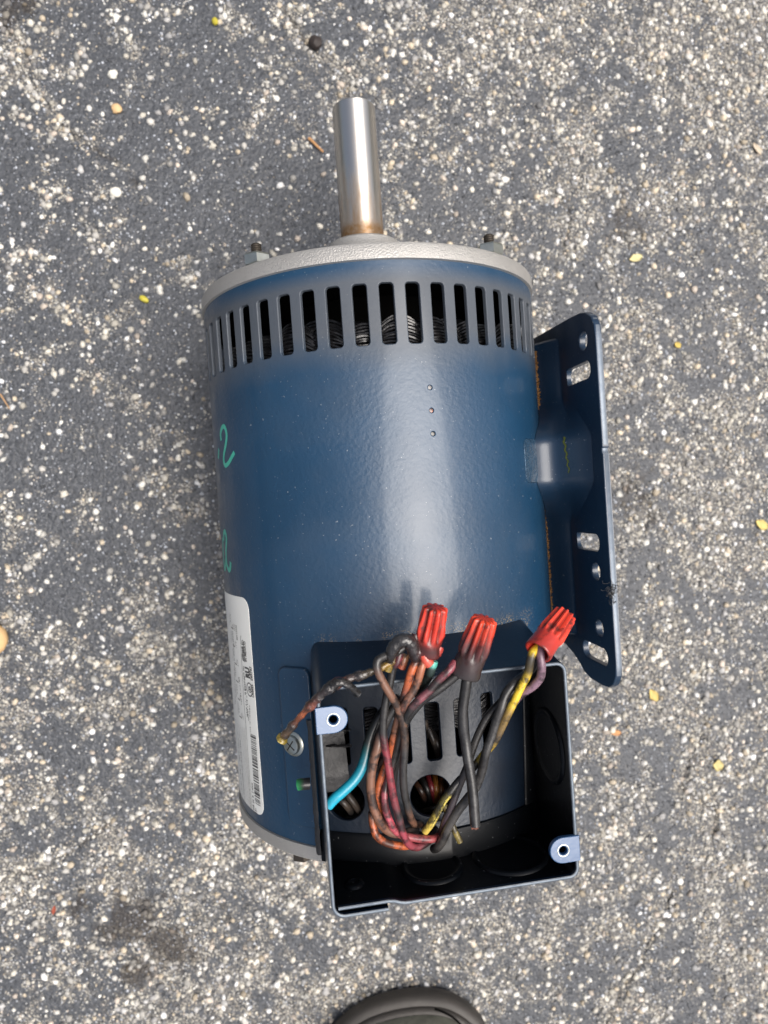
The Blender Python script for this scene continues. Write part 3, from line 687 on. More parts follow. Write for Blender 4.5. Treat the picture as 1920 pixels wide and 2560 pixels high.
# --- mounting bracket
out = [(-17.0, -66), (-17.2, 2.4), (-18.6, 52), (-19.2, 62), (-20.5, 68), (-23.5, 73.2), (-27.5, 75.8), (-32, 76.4), (-79.5, 76.4), (-80.6, 76.4), (-80.9, 75.6), (-83.2, 75.6), (-83.5, 76.4), (-176, 76.2), (-181, 75.4),
       (-185.3, 72.5), (-187.6, 68.4), (-188.3, 62), (-188.2, 50), (-186.6, 43.5), (-183.5, 38.6), (-180, 31), (-177.4, 22), (-176.6, 12), (-176.6, -12), (-183, -38), (-188, -50), (-188, -70), (-182, -76), (-26, -76), (-20, -73)]
hs = [rrect(-49.4, 42.6, -40.8, 70.4, 4.1, 5), circle(-31.8, 64.6, 4.6, 22), rrect(-127.2, 41.6, -118.6, 68.4, 4.1, 5), circle(-136.2, 62.8, 4.5, 22), circle(-162.3, 62.8, 4.3, 22), rrect(-179.2, 43.0, -170.6, 69.6, 4.1, 5),
      rrect(-49.4, -70.4, -40.8, -42.6, 4.1, 5), rrect(-127.2, -68.4, -118.6, -41.6, 4.1, 5)]
v, f, nr = sheet(out[::-1] if sum((a[0]*b_[1]-b_[0]*a[1]) for a, b_ in zip(out, out[1:]+out[:1])) < 0 else out, hs, None, lambda a, b, d: (87.2+d, a, b), 2.9, .5, back=True)
plate = part('mounting_plate', v, f, M_plate, motor, nrm=nr)
# worn bright edge along the top of the plate
E_ = [(-21.8, 71.4), (-23.9, 74.0), (-27.5, 76.25), (-32, 76.9), (-79.4, 76.9), (-80.8, 76.2), (-83.0, 76.2), (-83.6, 76.9), (-176, 76.7), (-181, 75.9), (-184.9, 73.2)]
V = []
for yy, ww in E_:
    for uu, dz in ((87.55, -.1), (88.0, .06), (89.7, .06), (90.0, -.2)): V.append((uu, yy, ww+dz))
Fc = [(4*i+k, 4*i+k+1, 4*i+5+k, 4*i+4+k) for i in range(len(E_)-1) for k in range(3)]
part('plate_edge', V, Fc, M_edge, plate, smooth=True, sharp=50)
def sstep(a, b, x): t = min(max((x-a)/(b-a), 0), 1); return t*t*(3-2*t)
ys = np.linspace(-17.6, -178, 130); prof_n = 18
def webpt(y, t):                          # the pressed web between shell and plate: two raised legs, a dished middle
    leg = max(sstep(-18, -26, y)*(1-sstep(-60, -70, y)), sstep(-99, -110, y)*(1-sstep(-168, -177, y)))
    cen = sstep(-52, -76, y)*(1-sstep(-93, -116, y)); endf = sstep(-17.5, -25, y)*(1-sstep(-169, -177.5, y))
    wc = -12 + 36.5*endf + 25*cen; we = wc + 17.5 + 3*leg
    r0 = R+.25; u0 = math.sqrt(r0*r0-wc*wc)
    u = u0 + (87.15-u0)*(t + (min(1, t*1.5)**.8 - t)*(1-cen))
    return (min(u, 87.15), y, wc + (we-wc)*(t**(1.7-.45*cen)) + 5.0*math.sin(math.pi*min(1, t*1.2))*leg*(1-cen) - 4.0*math.sin(math.pi*t)**2*cen)
V = [webpt(y, k/(prof_n-1)) for y in ys for k in range(prof_n)]
Fc = [(i*prof_n+k, (i+1)*prof_n+k, (i+1)*prof_n+k+1, i*prof_n+k+1) for i in range(len(ys)-1) for k in range(prof_n-1)]
part('bracket_leg', V, [q[::-1] for q in Fc], M_plate, plate, sharp=180)
# weld seam: rusty grit along both legs, a pressed spot with a painted highlight between
def seam(y0, y1, n, w_f, r=.75):
    P = []
    for i in range(n+1):
        y = y0+(y1-y0)*i/n; w_ = w_f(y); P.append((math.sqrt((R+.5)**2-w_*w_)+rng.normal(0, .15), y, w_+rng.normal(0, .3)))
    return tube(P, np.clip(r+rng.normal(0, .28, n+1), .2, 1.6), 7, True, .3)
v1 = seam(-28, -66, 60, lambda y: 25.5 - 9*sstep(-58, -68, y)); v2 = seam(-100, -172, 110, lambda y: 13+12*sstep(-99, -110, y), .5)
v, f = join([v1, v2]); part('weld_seam', v, f, M_rust, plate, sharp=60)
crumbs = []
for i in range(240):
    y = random.choice((random.uniform(-66, -28), random.uniform(-172, -100))); w_ = 25.5+abs(random.gauss(0, 2.2)) - (5 if -70 < y < -60 else 0); r = R+.1
    w_ = min(w_, 60); c = np.array((math.sqrt(r*r-w_*w_), y, w_)); s = random.uniform(.12, .42)
    crumbs.append(((ICO*s*(1+rng.normal(0, .2, (12, 1)))+c), [tuple(q) for q in ICF]))
for p in ((-68, .6), (-102, .9)):
    for i in range(26):
        y = p[0]+random.gauss(0, 2.2); w_ = random.gauss(27, 4); w_ = max(16, min(w_, 36)); c = np.array((math.sqrt((R+.3)**2-w_*w_), y, w_)); crumbs.append(((ICO*random.uniform(.3, .8)*(1+rng.normal(0, .25, (12, 1)))+c), [tuple(q) for q in ICF]))
v, f = join(crumbs); g_ = part('rust_crumbs', v, f, M_rust, plate); g_['kind'] = 'stuff'
spot = rrect(44.3*D2A, -93.5, 55.5*D2A, -73.8, 3.2)
v, f, nr = sheet(dens(spot, 1.2), [], gridpts(45*D2A, 55*D2A, 12, -92, -75, 16), lambda a, b, d: oncyl(a, b, .35-d+1.1*max(0, 1-((a-49.9*D2A)/8.2)**2)*max(0, 1-((b+83.6)/10.5)**2)), .4, .3)
M_spot = metal('highlight_paint', (.05, .10, .16), .22, 160, .0016, 1, .3, (.012, .04, .08), 160)  # lighter navy paints a highlight onto the spot
part('pressed_spot', v, f, M_spot, plate, nrm=nr)
V = []
for i in range(25):
    t = i/24; y = -73.5-17*t; tc = .60+.05*t+.012*math.sin(t*30)
    for s_ in (-1, 1):
        q = webpt(y, tc+s_*(.022-.012*t)*(.6+.4*math.sin(t*41)**2)); V.append((q[0]-.12, q[1], q[2]+.25))
part('green_scribble', V, [(2*i, 2*i+1, 2*i+3, 2*i+2) for i in range(24)], M_mossy, plate, smooth=False)
# lint caught on the plate edge
P_ = []; pe = at(1528, 1476, 77.5)
for i in range(46):
    q = [pe+rng.normal(0, 1.0, 3)*np.array([.8, 1.9, .5])]
    for k in range(4): q.append(q[-1]+rng.normal(0, .6, 3)*np.array([1, 1.4, .6]))
    P_.append(tube(catmull(q, 3), random.uniform(.05, .13), 4))
v, f = join(P_)
wv = (np.array([RY @ np.array(p) for p in v])+np.array([0, 0, R])); c0 = wv.mean(0)
lint = link(bpy.data.objects.new('lint', mesh('lint', (wv-c0)*MM, f, M_greysl))); lint.location = Vector(c0*MM); tag(lint, 'tuft of black lint caught on the edge of the mounting plate', 'lint')

# --- terminal box
U1, U2, Y1, Y2, WT = -44.6, 51.7, -163.0, -247.6, 108.4
box = bpy.data.objects.new('terminal_box', None); link(box, motor); box.location = Vector(OFF*MM)
def bpart(name, v, f, mat, label=None, **k): return part(name, v, f, mat, box, label, local=False, **k)
def arc(cx, cy, r, a0, a1, n=6): return [(cx+r*math.cos(math.radians(a0+(a1-a0)*i/n)), cy+r*math.sin(math.radians(a0+(a1-a0)*i/n))) for i in range(n+1)]
jg = at(1000, 2262, WT)[0]; le = at(972, 2276, WT)[0]; rr_ = 4.2
path = [(le, Y2-1.3), (U1+8, Y2-1.3)] + arc(U1+5, Y2+3.7, 5, 270, 180)[0:] + [(U1, y) for y in np.linspace(Y2+10, Y1-8, 24)] + arc(U1+rr_, Y1-rr_, rr_, 180, 90) + \
       [(u, Y1) for u in np.linspace(U1+8, U2-8, 24)] + arc(U2-rr_, Y1-rr_, rr_, 90, 0) + [(U2, y) for y in np.linspace(Y1-8, Y2+8, 24)] + arc(U2-rr_, Y2+rr_, rr_, 0, -90) + \
       [(u, Y2) for u in np.linspace(U2-8, jg+4, 12)] + [(jg+2, Y2+.1), (jg, Y2+.5), (jg-2, Y2+1.3), (jg-4, Y2+1.65), (U1+2.6, Y2+1.7)]
path = np.array(path); T = np.gradient(path, axis=0); T /= np.linalg.norm(T, axis=1)[:, None]+1e-9
NI = np.stack([T[:, 1], -T[:, 0]], 1)             # path runs clockwise seen from above: right-hand side is inside
TK = 1.5; rows = [(0, .0, None), (0, .45, None)]
def wall_pt(p, n_in, off, t):                     # t 0 at the rim, 1 at the foot
    u, y = p+n_in*off
    foot = math.sqrt(max(R*R-u*u, 0)) if y > -241 else 42.0
    w_ = WT+(foot-WT)*t
    if y > Y1-9: y += 9.5*t**1.3*sstep(Y1-9, Y1, y)
    return (u, y, w_)
V = []; nr_ = 0; steps = [('o', t) for t in (1, .8, .6, .4, .2, .06, .018)] + [('e', .25), ('e', .5), ('e', .75)] + [('i', t) for t in (.018, .06, .2, .4, .6, .8, 1)]
for p, n_ in zip(path, NI):
    for kk, t in steps:
        if kk == 'o': V.append(wall_pt(p, n_, 0, t))
        elif kk == 'i': V.append(wall_pt(p, n_, TK, t))
        else:
            q = wall_pt(p, n_, TK*(.5-.5*math.cos(math.pi*t)), 0); V.append((q[0], q[1], WT-.0+.55*math.sin(math.pi*t)-.35))
ns = len(steps); Fc = [(i*ns+k, i*ns+k+1, (i+1)*ns+k+1, (i+1)*ns+k) for i in range(len(path)-1) for k in range(ns-1)]
Fc += [tuple(range(ns))[::-1], tuple((len(path)-1)*ns+k for k in range(ns))]
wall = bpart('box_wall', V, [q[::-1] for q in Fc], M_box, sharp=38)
wall.data.materials.append(M_boxin)  # inner faces get the paint darkened for shade
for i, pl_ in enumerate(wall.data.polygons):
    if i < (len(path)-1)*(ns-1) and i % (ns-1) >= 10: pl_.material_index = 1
# bright worn rim
V = []
for p, n_ in zip(path, NI):
    for o_, h in ((.12, -.12), (TK*.3, .22), (TK*.7, .22), (TK-.12, -.12)):
        q = wall_pt(p, n_, o_, 0); V.append((q[0], q[1], WT+h+.02))
part('worn_rim', V, [(4*i+k, 4*i+4+k, 4*i+5+k, 4*i+1+k) for i in range(len(path)-1) for k in range(3)], M_rim, box, local=False, sharp=60)
# black lips hugging the shell inside the box
V = []; aa = np.linspace(-33, 38, 40)
for a in aa:
    for y, h in ((-233.6-.6*math.sin(a*.05), .35), (-234.2, 1.2), (-246.0, 1.4)): V.append(oncyl(a*D2A, y, h))
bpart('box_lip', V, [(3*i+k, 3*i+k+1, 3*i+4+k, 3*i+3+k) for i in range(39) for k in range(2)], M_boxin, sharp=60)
V = []; yy_ = np.linspace(-162, -240, 30)
for y in yy_:
    e_ = 35.2-(y+162)/-78*4.0
    for a, h in ((e_, .35), (e_+.4, 1.2), (39.5, 1.4)): V.append(oncyl(a*D2A, y, h))
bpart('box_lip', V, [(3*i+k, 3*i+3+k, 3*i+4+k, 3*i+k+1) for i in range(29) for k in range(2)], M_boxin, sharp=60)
def disc(c, axis_, r, h):
    v, f = lathe([(r+1.3, 0), (r+1.0, h*.7), (r+.3, h*1.25), (r-.5, h*1.2), (r-1.0, h*.6), (r-2.2, h*.5), (.01, h*.5)], 48); return frame_to(v, c, axis_, (0, 0, 1)), f
for c, r in (((-2.5, Y2+TK, 88.6), 11.4), ((30.5, Y2+TK, 88.0), 14.4)):
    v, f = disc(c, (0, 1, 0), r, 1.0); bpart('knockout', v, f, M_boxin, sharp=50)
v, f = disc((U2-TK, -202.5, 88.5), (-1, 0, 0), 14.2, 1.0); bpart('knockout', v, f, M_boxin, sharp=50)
for c in ((-35.4, Y2+TK+1.6, 62.4), (-34.8, Y2+TK+1.6, 94.9)):
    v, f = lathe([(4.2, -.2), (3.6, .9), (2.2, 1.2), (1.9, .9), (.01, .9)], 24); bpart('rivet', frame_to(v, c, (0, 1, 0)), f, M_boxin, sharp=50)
# screw tabs folded in from the walls
def tabshape(cx, cy, sgn, x_wall, hw, r_end, clip=0):
    pts = [(x_wall, cy-hw), (x_wall, cy+hw)] if sgn < 0 else [(x_wall, cy+hw), (x_wall, cy-hw)]
    xe = cx-sgn*r_end*-1 if False else cx
    L = [(x_wall, cy+hw*-1)] + [(cx+(-sgn)*r_end*math.cos(a)*1.0, cy+hw*math.sin(a)) for a in np.linspace(-math.pi/2, math.pi/2, 13)] + [(x_wall, cy+hw)]
    ar = sum(a[0]*b_[1]-b_[0]*a[1] for a, b_ in zip(L, L[1:]+L[:1])); return L if ar > 0 else L[::-1]
for (cx, cy, sgn, xw, lab_) in ((-38.9, -174.9, -1, U1-.4, 'blue screw tab at the upper left corner of the wiring box'), (45.3, -235.6, 1, U2+.1, 'pale blue screw tab at the lower right corner of the wiring box')):
    L = tabshape(cx, cy, sgn, xw, 4.7, 5.0)
    v, f, nr = sheet(L, [circle(cx, cy, 1.95, 24)], gridpts(cx-7, cx+7, 6, cy-4, cy+4, 4), lambda a, b, d: (a, b, WT+.9-d), 1.5, .45, back=True)
    tb = bpart('screw_tab', v, f, M_tab, lab_, nrm=nr)
    v, f = lathe([(2.5, .92), (2.3, 1.06), (2.0, .95), (1.85, .5)], 28)
    part('hole_rim', [(x+cx, z+cy, WT+y) for x, y, z in v], [q[::-1] for q in f], M_zinc, box, local=False, sharp=60)
    v, f = lathe([(1.85, .5), (1.7, .2), (1.9, -.4), (1.75, -1), (1.9, -1.6), (1.75, -2.2), (1.85, -3.4), (1.8, -6), (.01, -6)], 28)
    part('threaded_hole', [(x+cx, z+cy, WT+y) for x, y, z in v], [q[::-1] for q in f], M_gap, box, local=False, sharp=60)
# charred terminal piece inside the left wall, and the sooty strip outside it
def strip(P3, wd, th, jit=.15):
    P = catmull(P3, 5); V = []
    for p in P:
        for su, sw in ((-wd/2, 0), (wd/2, rng.normal(0, jit)), (wd/2, -th), (-wd/2, -th)): V.append((p[0]+su, p[1]+rng.normal(0, jit), p[2]+sw))
    n = len(P); Fc = [(4*i+k, 4*i+(k+1) % 4, 4*i+4+(k+1) % 4, 4*i+4+k) for i in range(n-1) for k in range(4)]+[(3, 2, 1, 0), tuple(4*(n-1)+k for k in range(4))]
    return V, Fc
v, f = strip([(-38.4, -187, 80), (-38.2, -193, 82), (-38, -199, 83.5), (-37.8, -206, 84), (-37.5, -213, 82)], 9.5, 1.5)
bpart('charred_sleeve', v, f, M_greysl, sharp=50)
v, f = strip([(-40, -186.5, 86), (-36, -186.8, 87), (-32.5, -187.5, 85.5)], 3, 2.0); v2_ = strip([(-40, -192.5, 87), (-36, -192.7, 88), (-32.5, -194, 86)], 3, 2.2)
v, f = join([(v, f), v2_]); bpart('terminal_clip', v, f, M_greysl, sharp=50)
V = []; 
for y in np.linspace(-186, -243, 40):
    for a, h in ((-34.9, .4), (-34.2+rng.normal(0, .1), 2.2), (-33.4, 2.9), (-32.6, 2.4)): V.append(oncyl(a*D2A, y, h+rng.normal(0, .12)))
part('sooty_gasket', V, [(4*i+k, 4*i+4+k, 4*i+5+k, 4*i+k+1) for i in range(39) for k in range(3)], M_greysl, motor, sharp=80)
tbx = []
def gtube(P3, r, cols, name='wire', mat=None, lab_=None, seg=12, jit=.0, n=6, radf=None):
    P = catmull(P3, n); rad = np.full(len(P), r) if radf is None else np.array([radf(i/(len(P)-1)) for i in range(len(P))])
    v, f = tube(P, rad, seg, True, jit); ts = np.repeat(np.linspace(0, 1, len(P)), seg)
    xs = [c[0] for c in cols]; C = np.stack([np.interp(ts, xs, [c[1][k] for c in cols]) for k in range(3)], 1)
    return part(name, v, f, mat or M_wire, motor, lab_, col=C, sharp=60)
def px(L): return [at(x, y, w_) for x, y, w_ in L]
BLK = (.018, .017, .017); GRY = (.035, .033, .032); BRN = (.17, .085, .055); ORG = (.42, .10, .035); MAG = (.34, .04, .065); YEL = (.70, .48, .03); PUR = (.17, .10, .135); CYA = (.01, .30, .42); TEA = (.02, .10, .11); RED = (.62, .03, .018)
r_ = 1.48
# burnt yellow-tipped lead going left over the box corner
gtube(px([(704, 1848, 100), (712, 1838, 101.5), (738, 1806, 105), (768, 1772, 109), (800, 1740, 112), (835, 1712, 113), (872, 1697, 113.5), (912, 1685, 114), (950, 1670, 115), (985, 1650, 115)]), 1.7,
      [(0, (.80, .60, .08)), (.07, (.70, .48, .05)), (.1, (.10, .06, .03)), (.2, (.035, .025, .02)), (.3, (.24, .07, .03)), (.38, (.16, .05, .03)), (.44, (.03, .02, .018)), (.55, (.02, .018, .018)), (.62, (.3, .09, .05)), (.66, (.05, .03, .025)), (.75, (.06, .045, .04)), (.86, (.2, .13, .03)), (1, (.35, .2, .03))], mat=M_char, lab_='charred lead with a yellow cut end', jit=.09, seg=14, n=9,
      radf=lambda t: 1.45+.2*math.sin(t*19)+(.9*math.exp(-((t-.55)/.07)**2)) + .75*math.exp(-(t/.035)**2)+.35*math.sin(t*57)*math.sin(t*23))
gtube(px([(895, 1760-26, 112), (868, 1712, 115), (850, 1706, 115.6), (832, 1716, 115)]), 1.5, [(0, BLK), (1, (.03, .025, .02))], mat=M_char, lab_='melted black insulation on the charred lead', jit=.12, name='melted_insulation')
# black-and-brown lead looping from the melted cap down to the right hole
gtube(px([(1020, 1610, 116), (990, 1632, 116), (962, 1640, 117), (944, 1652, 118), (944, 1676, 118), (958, 1706, 117), (975, 1735, 116), (991, 1762, 114), (1004, 1795, 112), (1011, 1835, 110), (1011, 1880, 108), (1008, 1925, 106), (1010, 1975, 103), (1020, 2022, 99), (1029, 2050, 94), (1040, 2062, 88), (1060, 2060, 80)]), r_,
      [(0, BLK), (.22, GRY), (.3, BRN), (.45, BRN), (.55, (.13, .075, .05)), (.62, GRY), (.8, GRY), (.86, BRN), (1, (.1, .05, .03))], lab_='half burnt brown lead curving down to the round hole')
# dark lead with magenta showing
gtube(px([(1000, 1632, 114), (993, 1655, 114), (982, 1672, 113), (975, 1708, 112), (966, 1745, 111), (960, 1785, 110), (958, 1825, 109), (962, 1865, 108), (969, 1900, 107), (976, 1948, 106), (986, 2003, 104), (998, 2046, 102), (1007, 2083, 100), (1020, 2108, 98), (1037, 2118, 96), (1058, 2112, 94), (1078, 2096, 90), (1090, 2075, 84)]), r_,
      [(0, MAG), (.07, MAG), (.1, BLK), (.36, GRY), (.42, (.2, .03, .04)), (.56, (.26, .04, .055)), (.64, GRY), (.7, (.3, .05, .07)), (.82, (.2, .04, .05)), (1, BLK)], lab_='black and magenta lead')
# orange lead from the first cap
gtube(px([(1052, 1632, 116), (1039, 1655, 117), (1030, 1675, 117), (1022, 1700, 116), (1013, 1732, 114), (1004, 1760, 112), (996, 1792, 109), (989, 1820, 106), (982, 1850, 104), (975, 1885, 102), (960, 1925, 101), (948, 1962, 100), (944, 1995, 99), (949, 2025, 96), (958, 2050, 90)]), r_,
      [(0, RED), (.08, ORG), (.22, ORG), (.3, (.1, .05, .045)), (.5, BRN), (.6, ORG), (.95, ORG), (1, GRY)], lab_='orange lead hanging from the first wire cap')
gtube(px([(930, 2030, 98), (932, 2062, 98), (941, 2088, 98), (962, 2105, 97), (990, 2113, 96), (1020, 2114, 94), (1045, 2100, 90)]), r_, [(0, BRN), (.2, ORG), (.75, ORG), (1, (.2, .04, .04))], lab_='orange lead at the bottom of the loop')
gtube(px([(1062, 1640, 117), (1054, 1668, 118), (1045, 1700, 117), (1033, 1728, 116), (1016, 1752, 115), (1006, 1776, 113), (998, 1805, 106), (985, 1840, 102), (966, 1880, 100), (950, 1930, 98)]), r_, [(0, ORG), (.1, (.35, .12, .06)), (.3, BRN), (.7, (.2, .07, .05)), (1, GRY)], lab_='brown lead beside the orange one')
gtube(px([(1000, 1740, 108), (985, 1770, 108), (966, 1800, 107), (952, 1835, 106), (943, 1872, 106), (933, 1905, 105), (927, 1945, 104), (928, 1985, 103), (934, 2018, 102), (946, 2048, 101), (962, 2070, 99), (985, 2083, 97), (1012, 2082, 94), (1040, 2075, 88)]), 1.75,
      [(0, BLK), (.2, GRY), (.32, BRN), (.75, (.2, .09, .055)), (.9, (.1, .07, .06)), (1, GRY)], lab_='thick brown lead forming the left side of the loop')
gtube(px([(1084, 1652, 117), (1078, 1672, 116.5), (1072, 1690, 114), (1058, 1712, 110), (1040, 1735, 105)]), 1.7, [(0, (.10, .45, .36)), (.15, (.08, .36, .3)), (.2, (.03, .05, .045)), (1, BLK)], lab_='short lead with a teal cut end')
# two dark leads from the middle cap to the left
gtube(px([(1138, 1655, 118), (1122, 1676, 119), (1095, 1702, 118), (1072, 1728, 117), (1045, 1752, 116), (1022, 1780, 114), (1008, 1812, 110), (996, 1860, 105), (984, 1900, 102), (968, 1948, 101), (961, 1992, 102), (966, 2030, 101), (981, 2066, 100), (1000, 2086, 98), (1025, 2093, 97), (1055, 2097, 96), (1083, 2097, 95), (1100, 2086, 92), (1112, 2060, 86)]), r_,
      [(0, (.2, .04, .05)), (.06, (.25, .06, .08)), (.12, BLK), (.2, (.2, .06, .075)), (.27, GRY), (.45, GRY), (.52, (.18, .05, .06)), (.64, (.5, .08, .11)), (.72, (.32, .07, .08)), (.88, (.3, .06, .065)), (1, (.1, .02, .02))], lab_='black and pink lead crossing from the middle wire cap')
gtube(px([(1160, 1660, 117), (1146, 1682, 117), (1118, 1706, 116), (1086, 1730, 115), (1055, 1752, 113), (1028, 1782, 111), (1014, 1806, 108), (1003, 1840, 103), (994, 1885, 98), (985, 1930, 94), (978, 1990, 92)]), 1.7, [(0, BLK), (.5, BLK), (1, GRY)], lab_='black lead from the middle wire cap')
gtube(px([(1172, 1668, 116), (1167, 1700, 116), (1162, 1735, 115), (1157, 1775, 114), (1158, 1815, 113), (1163, 1850, 112), (1170, 1900, 112), (1178, 1948, 112), (1183, 1992, 112), (1186, 2035, 112), (1188, 2064, 112)]), 1.95, [(0, BLK), (.5, (.03, .03, .031)), (1, (.035, .034, .034))], lab_='thick black lead with a cut copper end')
P_ = [at(1188+random.uniform(-9, 7), 2063, 112+random.uniform(-1.2, 1.2)) for _ in range(14)]
v, f = join([tube([p, p+np.array([random.uniform(-.3, .3), -1.0-random.random()*.6, random.uniform(-.1, .3)])], .28, 5) for p in P_]); part('copper_strand', v, f, M_copper, motor, label='cut copper strands at the end of the thick black lead')
# leads from the right cap
yw = px([(1352, 1612, 118), (1334, 1628, 120), (1326, 1650, 120), (1319, 1685, 118), (1302, 1718, 117), (1286, 1752, 116), (1269, 1786, 115), (1252, 1822, 113), (1237, 1852, 111), (1216, 1878, 108), (1195, 1905, 105), (1172, 1930, 103), (1148, 1952, 102), (1127, 1978, 102), (1106, 2006, 101), (1088, 2040, 99), (1075, 2062, 97), (1063, 2078, 94)])
gtube(yw, r_+.05, [(0, YEL), (.07, YEL), (.1, GRY), (.16, (.09, .07, .03)), (.2, YEL), (.3, YEL), (.34, (.25, .16, .04)), (.44, (.1, .07, .04)), (.5, (.3, .2, .03)), (.56, YEL), (.6, GRY), (.74, BLK), (.84, (.12, .1, .02)), (.93, (.6, .45, .08)), (1, (.6, .45, .1))], lab_='scorched yellow lead from the right wire cap')
st_ = catmull(yw, 6); n_s = len(st_); off_ = [p+np.array([.35, 0, 1.45]) for p in st_[int(n_s*.77):int(n_s*.97)]]
gtube(off_[::3], .45, [(0, (.6, .5, .1)), (1, (.7, .55, .15))], lab_='yellow split in the scorched lead', jit=.3, name='insulation_split')
gtube(px([(1356, 1622, 117), (1346, 1640, 116.5), (1334, 1664, 115), (1318, 1684, 113), (1298, 1698, 113), (1278, 1716, 114), (1262, 1740, 114), (1252, 1772, 114), (1241, 1802, 113), (1230, 1838, 112), (1214, 1884, 111), (1204, 1930, 108), (1188, 1970, 105), (1164, 2002, 103), (1140, 2034, 102), (1121, 2068, 100), (1108, 2098, 98), (1094, 2118, 95), (1084, 2122, 92)]), 1.72,
      [(0, BLK), (.3, GRY), (.7, (.045, .043, .042)), (.82, (.06, .055, .05)), (1, GRY)], lab_='long grey black lead from the right wire cap')
gtube(px([(1290, 1718, 111), (1262, 1745, 111), (1240, 1768, 110), (1215, 1798, 109), (1196, 1835, 108), (1182, 1872, 107), (1170, 1910, 105), (1157, 1942, 103), (1145, 1972, 102), (1129, 2014, 101), (1114, 2048, 99), (1105, 2076, 95), (1098, 2092, 90)]), r_, [(0, BLK), (.5, GRY), (.75, (.04, .03, .035)), (1, (.05, .02, .03))], lab_='dark lead behind the thick black one')
gtube(px([(1362, 1604, 118), (1352, 1616, 119.5), (1351, 1637, 121), (1354, 1668, 121), (1350, 1695, 119), (1334, 1714, 117.5), (1314, 1728, 115.5), (1294, 1744, 112), (1272, 1776, 109), (1250, 1820, 106)]), r_+.1, [(0, PUR), (.7, (.22, .13, .17)), (1, GRY)], lab_='dusty purple lead from the right wire cap')
gtube(px([(962, 1775, 99), (948, 1795, 99.5), (934, 1822, 100), (922, 1855, 101), (914, 1888, 102), (903, 1922, 103), (886, 1950, 104), (862, 1974, 104.5), (838, 1995, 104.5), (820, 2014, 104)]), 2.0,
      [(0, BLK), (.34, (.015, .02, .02)), (.4, (.01, .055, .06)), (.55, (.008, .16, .22)), (.8, CYA), (1, (.02, .40, .58))], lab_='bright blue lead with a clean cut end', mat=M_clean)
gtube(px([(745, 1962, 85), (758, 1960, 85.5), (775, 1959, 85.5)]), 2.3, [(0, (.02, .24, .08)), (.35, (.01, .10, .03)), (.55, BLK), (1, BLK)], lab_='green lead stub beside the box', n=5, mat=M_clean)
gtube(px([(960, 2022, 93), (966, 2040, 92), (978, 2060, 88)]), 1.5, [(0, (.01, .12, .06)), (1, (.01, .1, .05))], lab_='green lead in the middle of the bundle')
gtube(px([(1108, 2010, 92), (1122, 2040, 93), (1136, 2075, 93.5), (1150, 2104, 93)]), 1.25, [(0, (.3, .24, .08)), (1, (.22, .17, .05))], lab_='thin brass coloured strip under the leads', name='brass_strip')
# leads seen down in the right round hole and the rear vents
for k, (x0, y0_, x1, y1_, cc) in enumerate(((1035, 1952, 1062, 2000, (.16, .07, .04)), (1050, 1938, 1078, 2006, BLK), (1068, 1934, 1084, 2004, (.3, .03, .04)), (1086, 1934, 1088, 2006, (.42, .16, .03)), (1104, 1940, 1096, 2008, (.30, .10, .02)), (1118, 1950, 1104, 2004, (.25, .05, .02)), (1050, 2030, 1110, 2012, (.10, .085, .05)), (1060, 2068, 1090, 2040, (.05, .02, .02)))):
    gtube(px([(x0, y0_, 66), ((x0+x1)/2+3, (y0_+y1_)/2, 71), (x1, y1_, 68)]), 1.25, [(0, tuple(q*.5 for q in cc)), (1, tuple(q*.4 for q in cc))], lab_='lead coiled below the round hole', n=5)
for x0, y0_, x1, y1_ in ((1060, 1800, 1100, 1900), (1080, 1830, 1102, 1895), (838, 1988, 878, 2030), (850, 1965, 905, 2040), (1045, 1770, 1068, 1840)):
    gtube(px([(x0, y0_, 73), ((x0+x1)/2+4, (y0_+y1_)/2, 76), (x1, y1_, 72)]), 1.5, [(0, GRY), (.6, (.06, .045, .035)), (1, BLK)], lab_='dark lead seen through the shell opening', n=5)
# --- wire caps
def cap(base, tip, rb, rt, L_skirt, cols, lab_, lobes=10, squash=1.0, jit=0.0, wob=0.0):
    base = np.array(base); tip = np.array(tip); L = np.linalg.norm(tip-base); V = []; C = []; seg = 80; rowsL = []
    for k in range(6): rowsL.append((.0, rb*(.80+.0*k), 1)) if False else None
    prof = [(L*.45, rb*.62), (L*.2, rb*.72), (0.25, rb*.80), (0, rb*.86), (-.12, rb*.93), (.1, rb*1.0), (.7, rb*1.02)] + [(L_skirt*t, rb*(1.02-.06*t)) for t in (.3, .6, .85, 1)] + \
           [(L_skirt+(L-L_skirt-.8)*t, rb*.96+(rt-rb*.96)*t) for t in np.linspace(.06, 1, 10)] + [(L-.4, rt*.96), (L-.05, rt*.8), (L, rt*.45), (L, .01)]
    for i, (y, r) in enumerate(prof):
        t = max(0, min(1, (y-L_skirt)/(L-L_skirt))) if i > 6 else 0
        amp = min(1, t*5)*.165
        for k in range(seg):
            a = 2*math.pi*k/seg; ph = (math.cos(lobes*a)); fl_ = amp*(max(ph, -.25)**1 if ph > 0 else ph*.9)
            rr2 = r*(1+fl_*(1 if r > rt*.7 else r/rt)) + (rng.normal(0, jit) if jit else 0) + wob*math.sin(3*a+y*.5)*(1-t)
            V.append((rr2*math.sin(a), y, rr2*math.cos(a)*squash))
            tt = y/L; c = [np.interp(tt, [q[0] for q in cols], [q[1][j] for q in cols]) for j in range(3)]
            if ph < -.3 and t > 0: c = [x*.4 for x in c]
            C.append(c)
    n = len(prof); Fc = [(i*seg+k, i*seg+(k+1) % seg, (i+1)*seg+(k+1) % seg, (i+1)*seg+k) for i in range(n-1) for k in range(seg)]
    V = frame_to(V, base, tip-base, (.2, .1, 1)); return part('wire_cap', V, [q[::-1] for q in Fc], M_nut, motor, lab_, col=np.array(C), sharp=60)
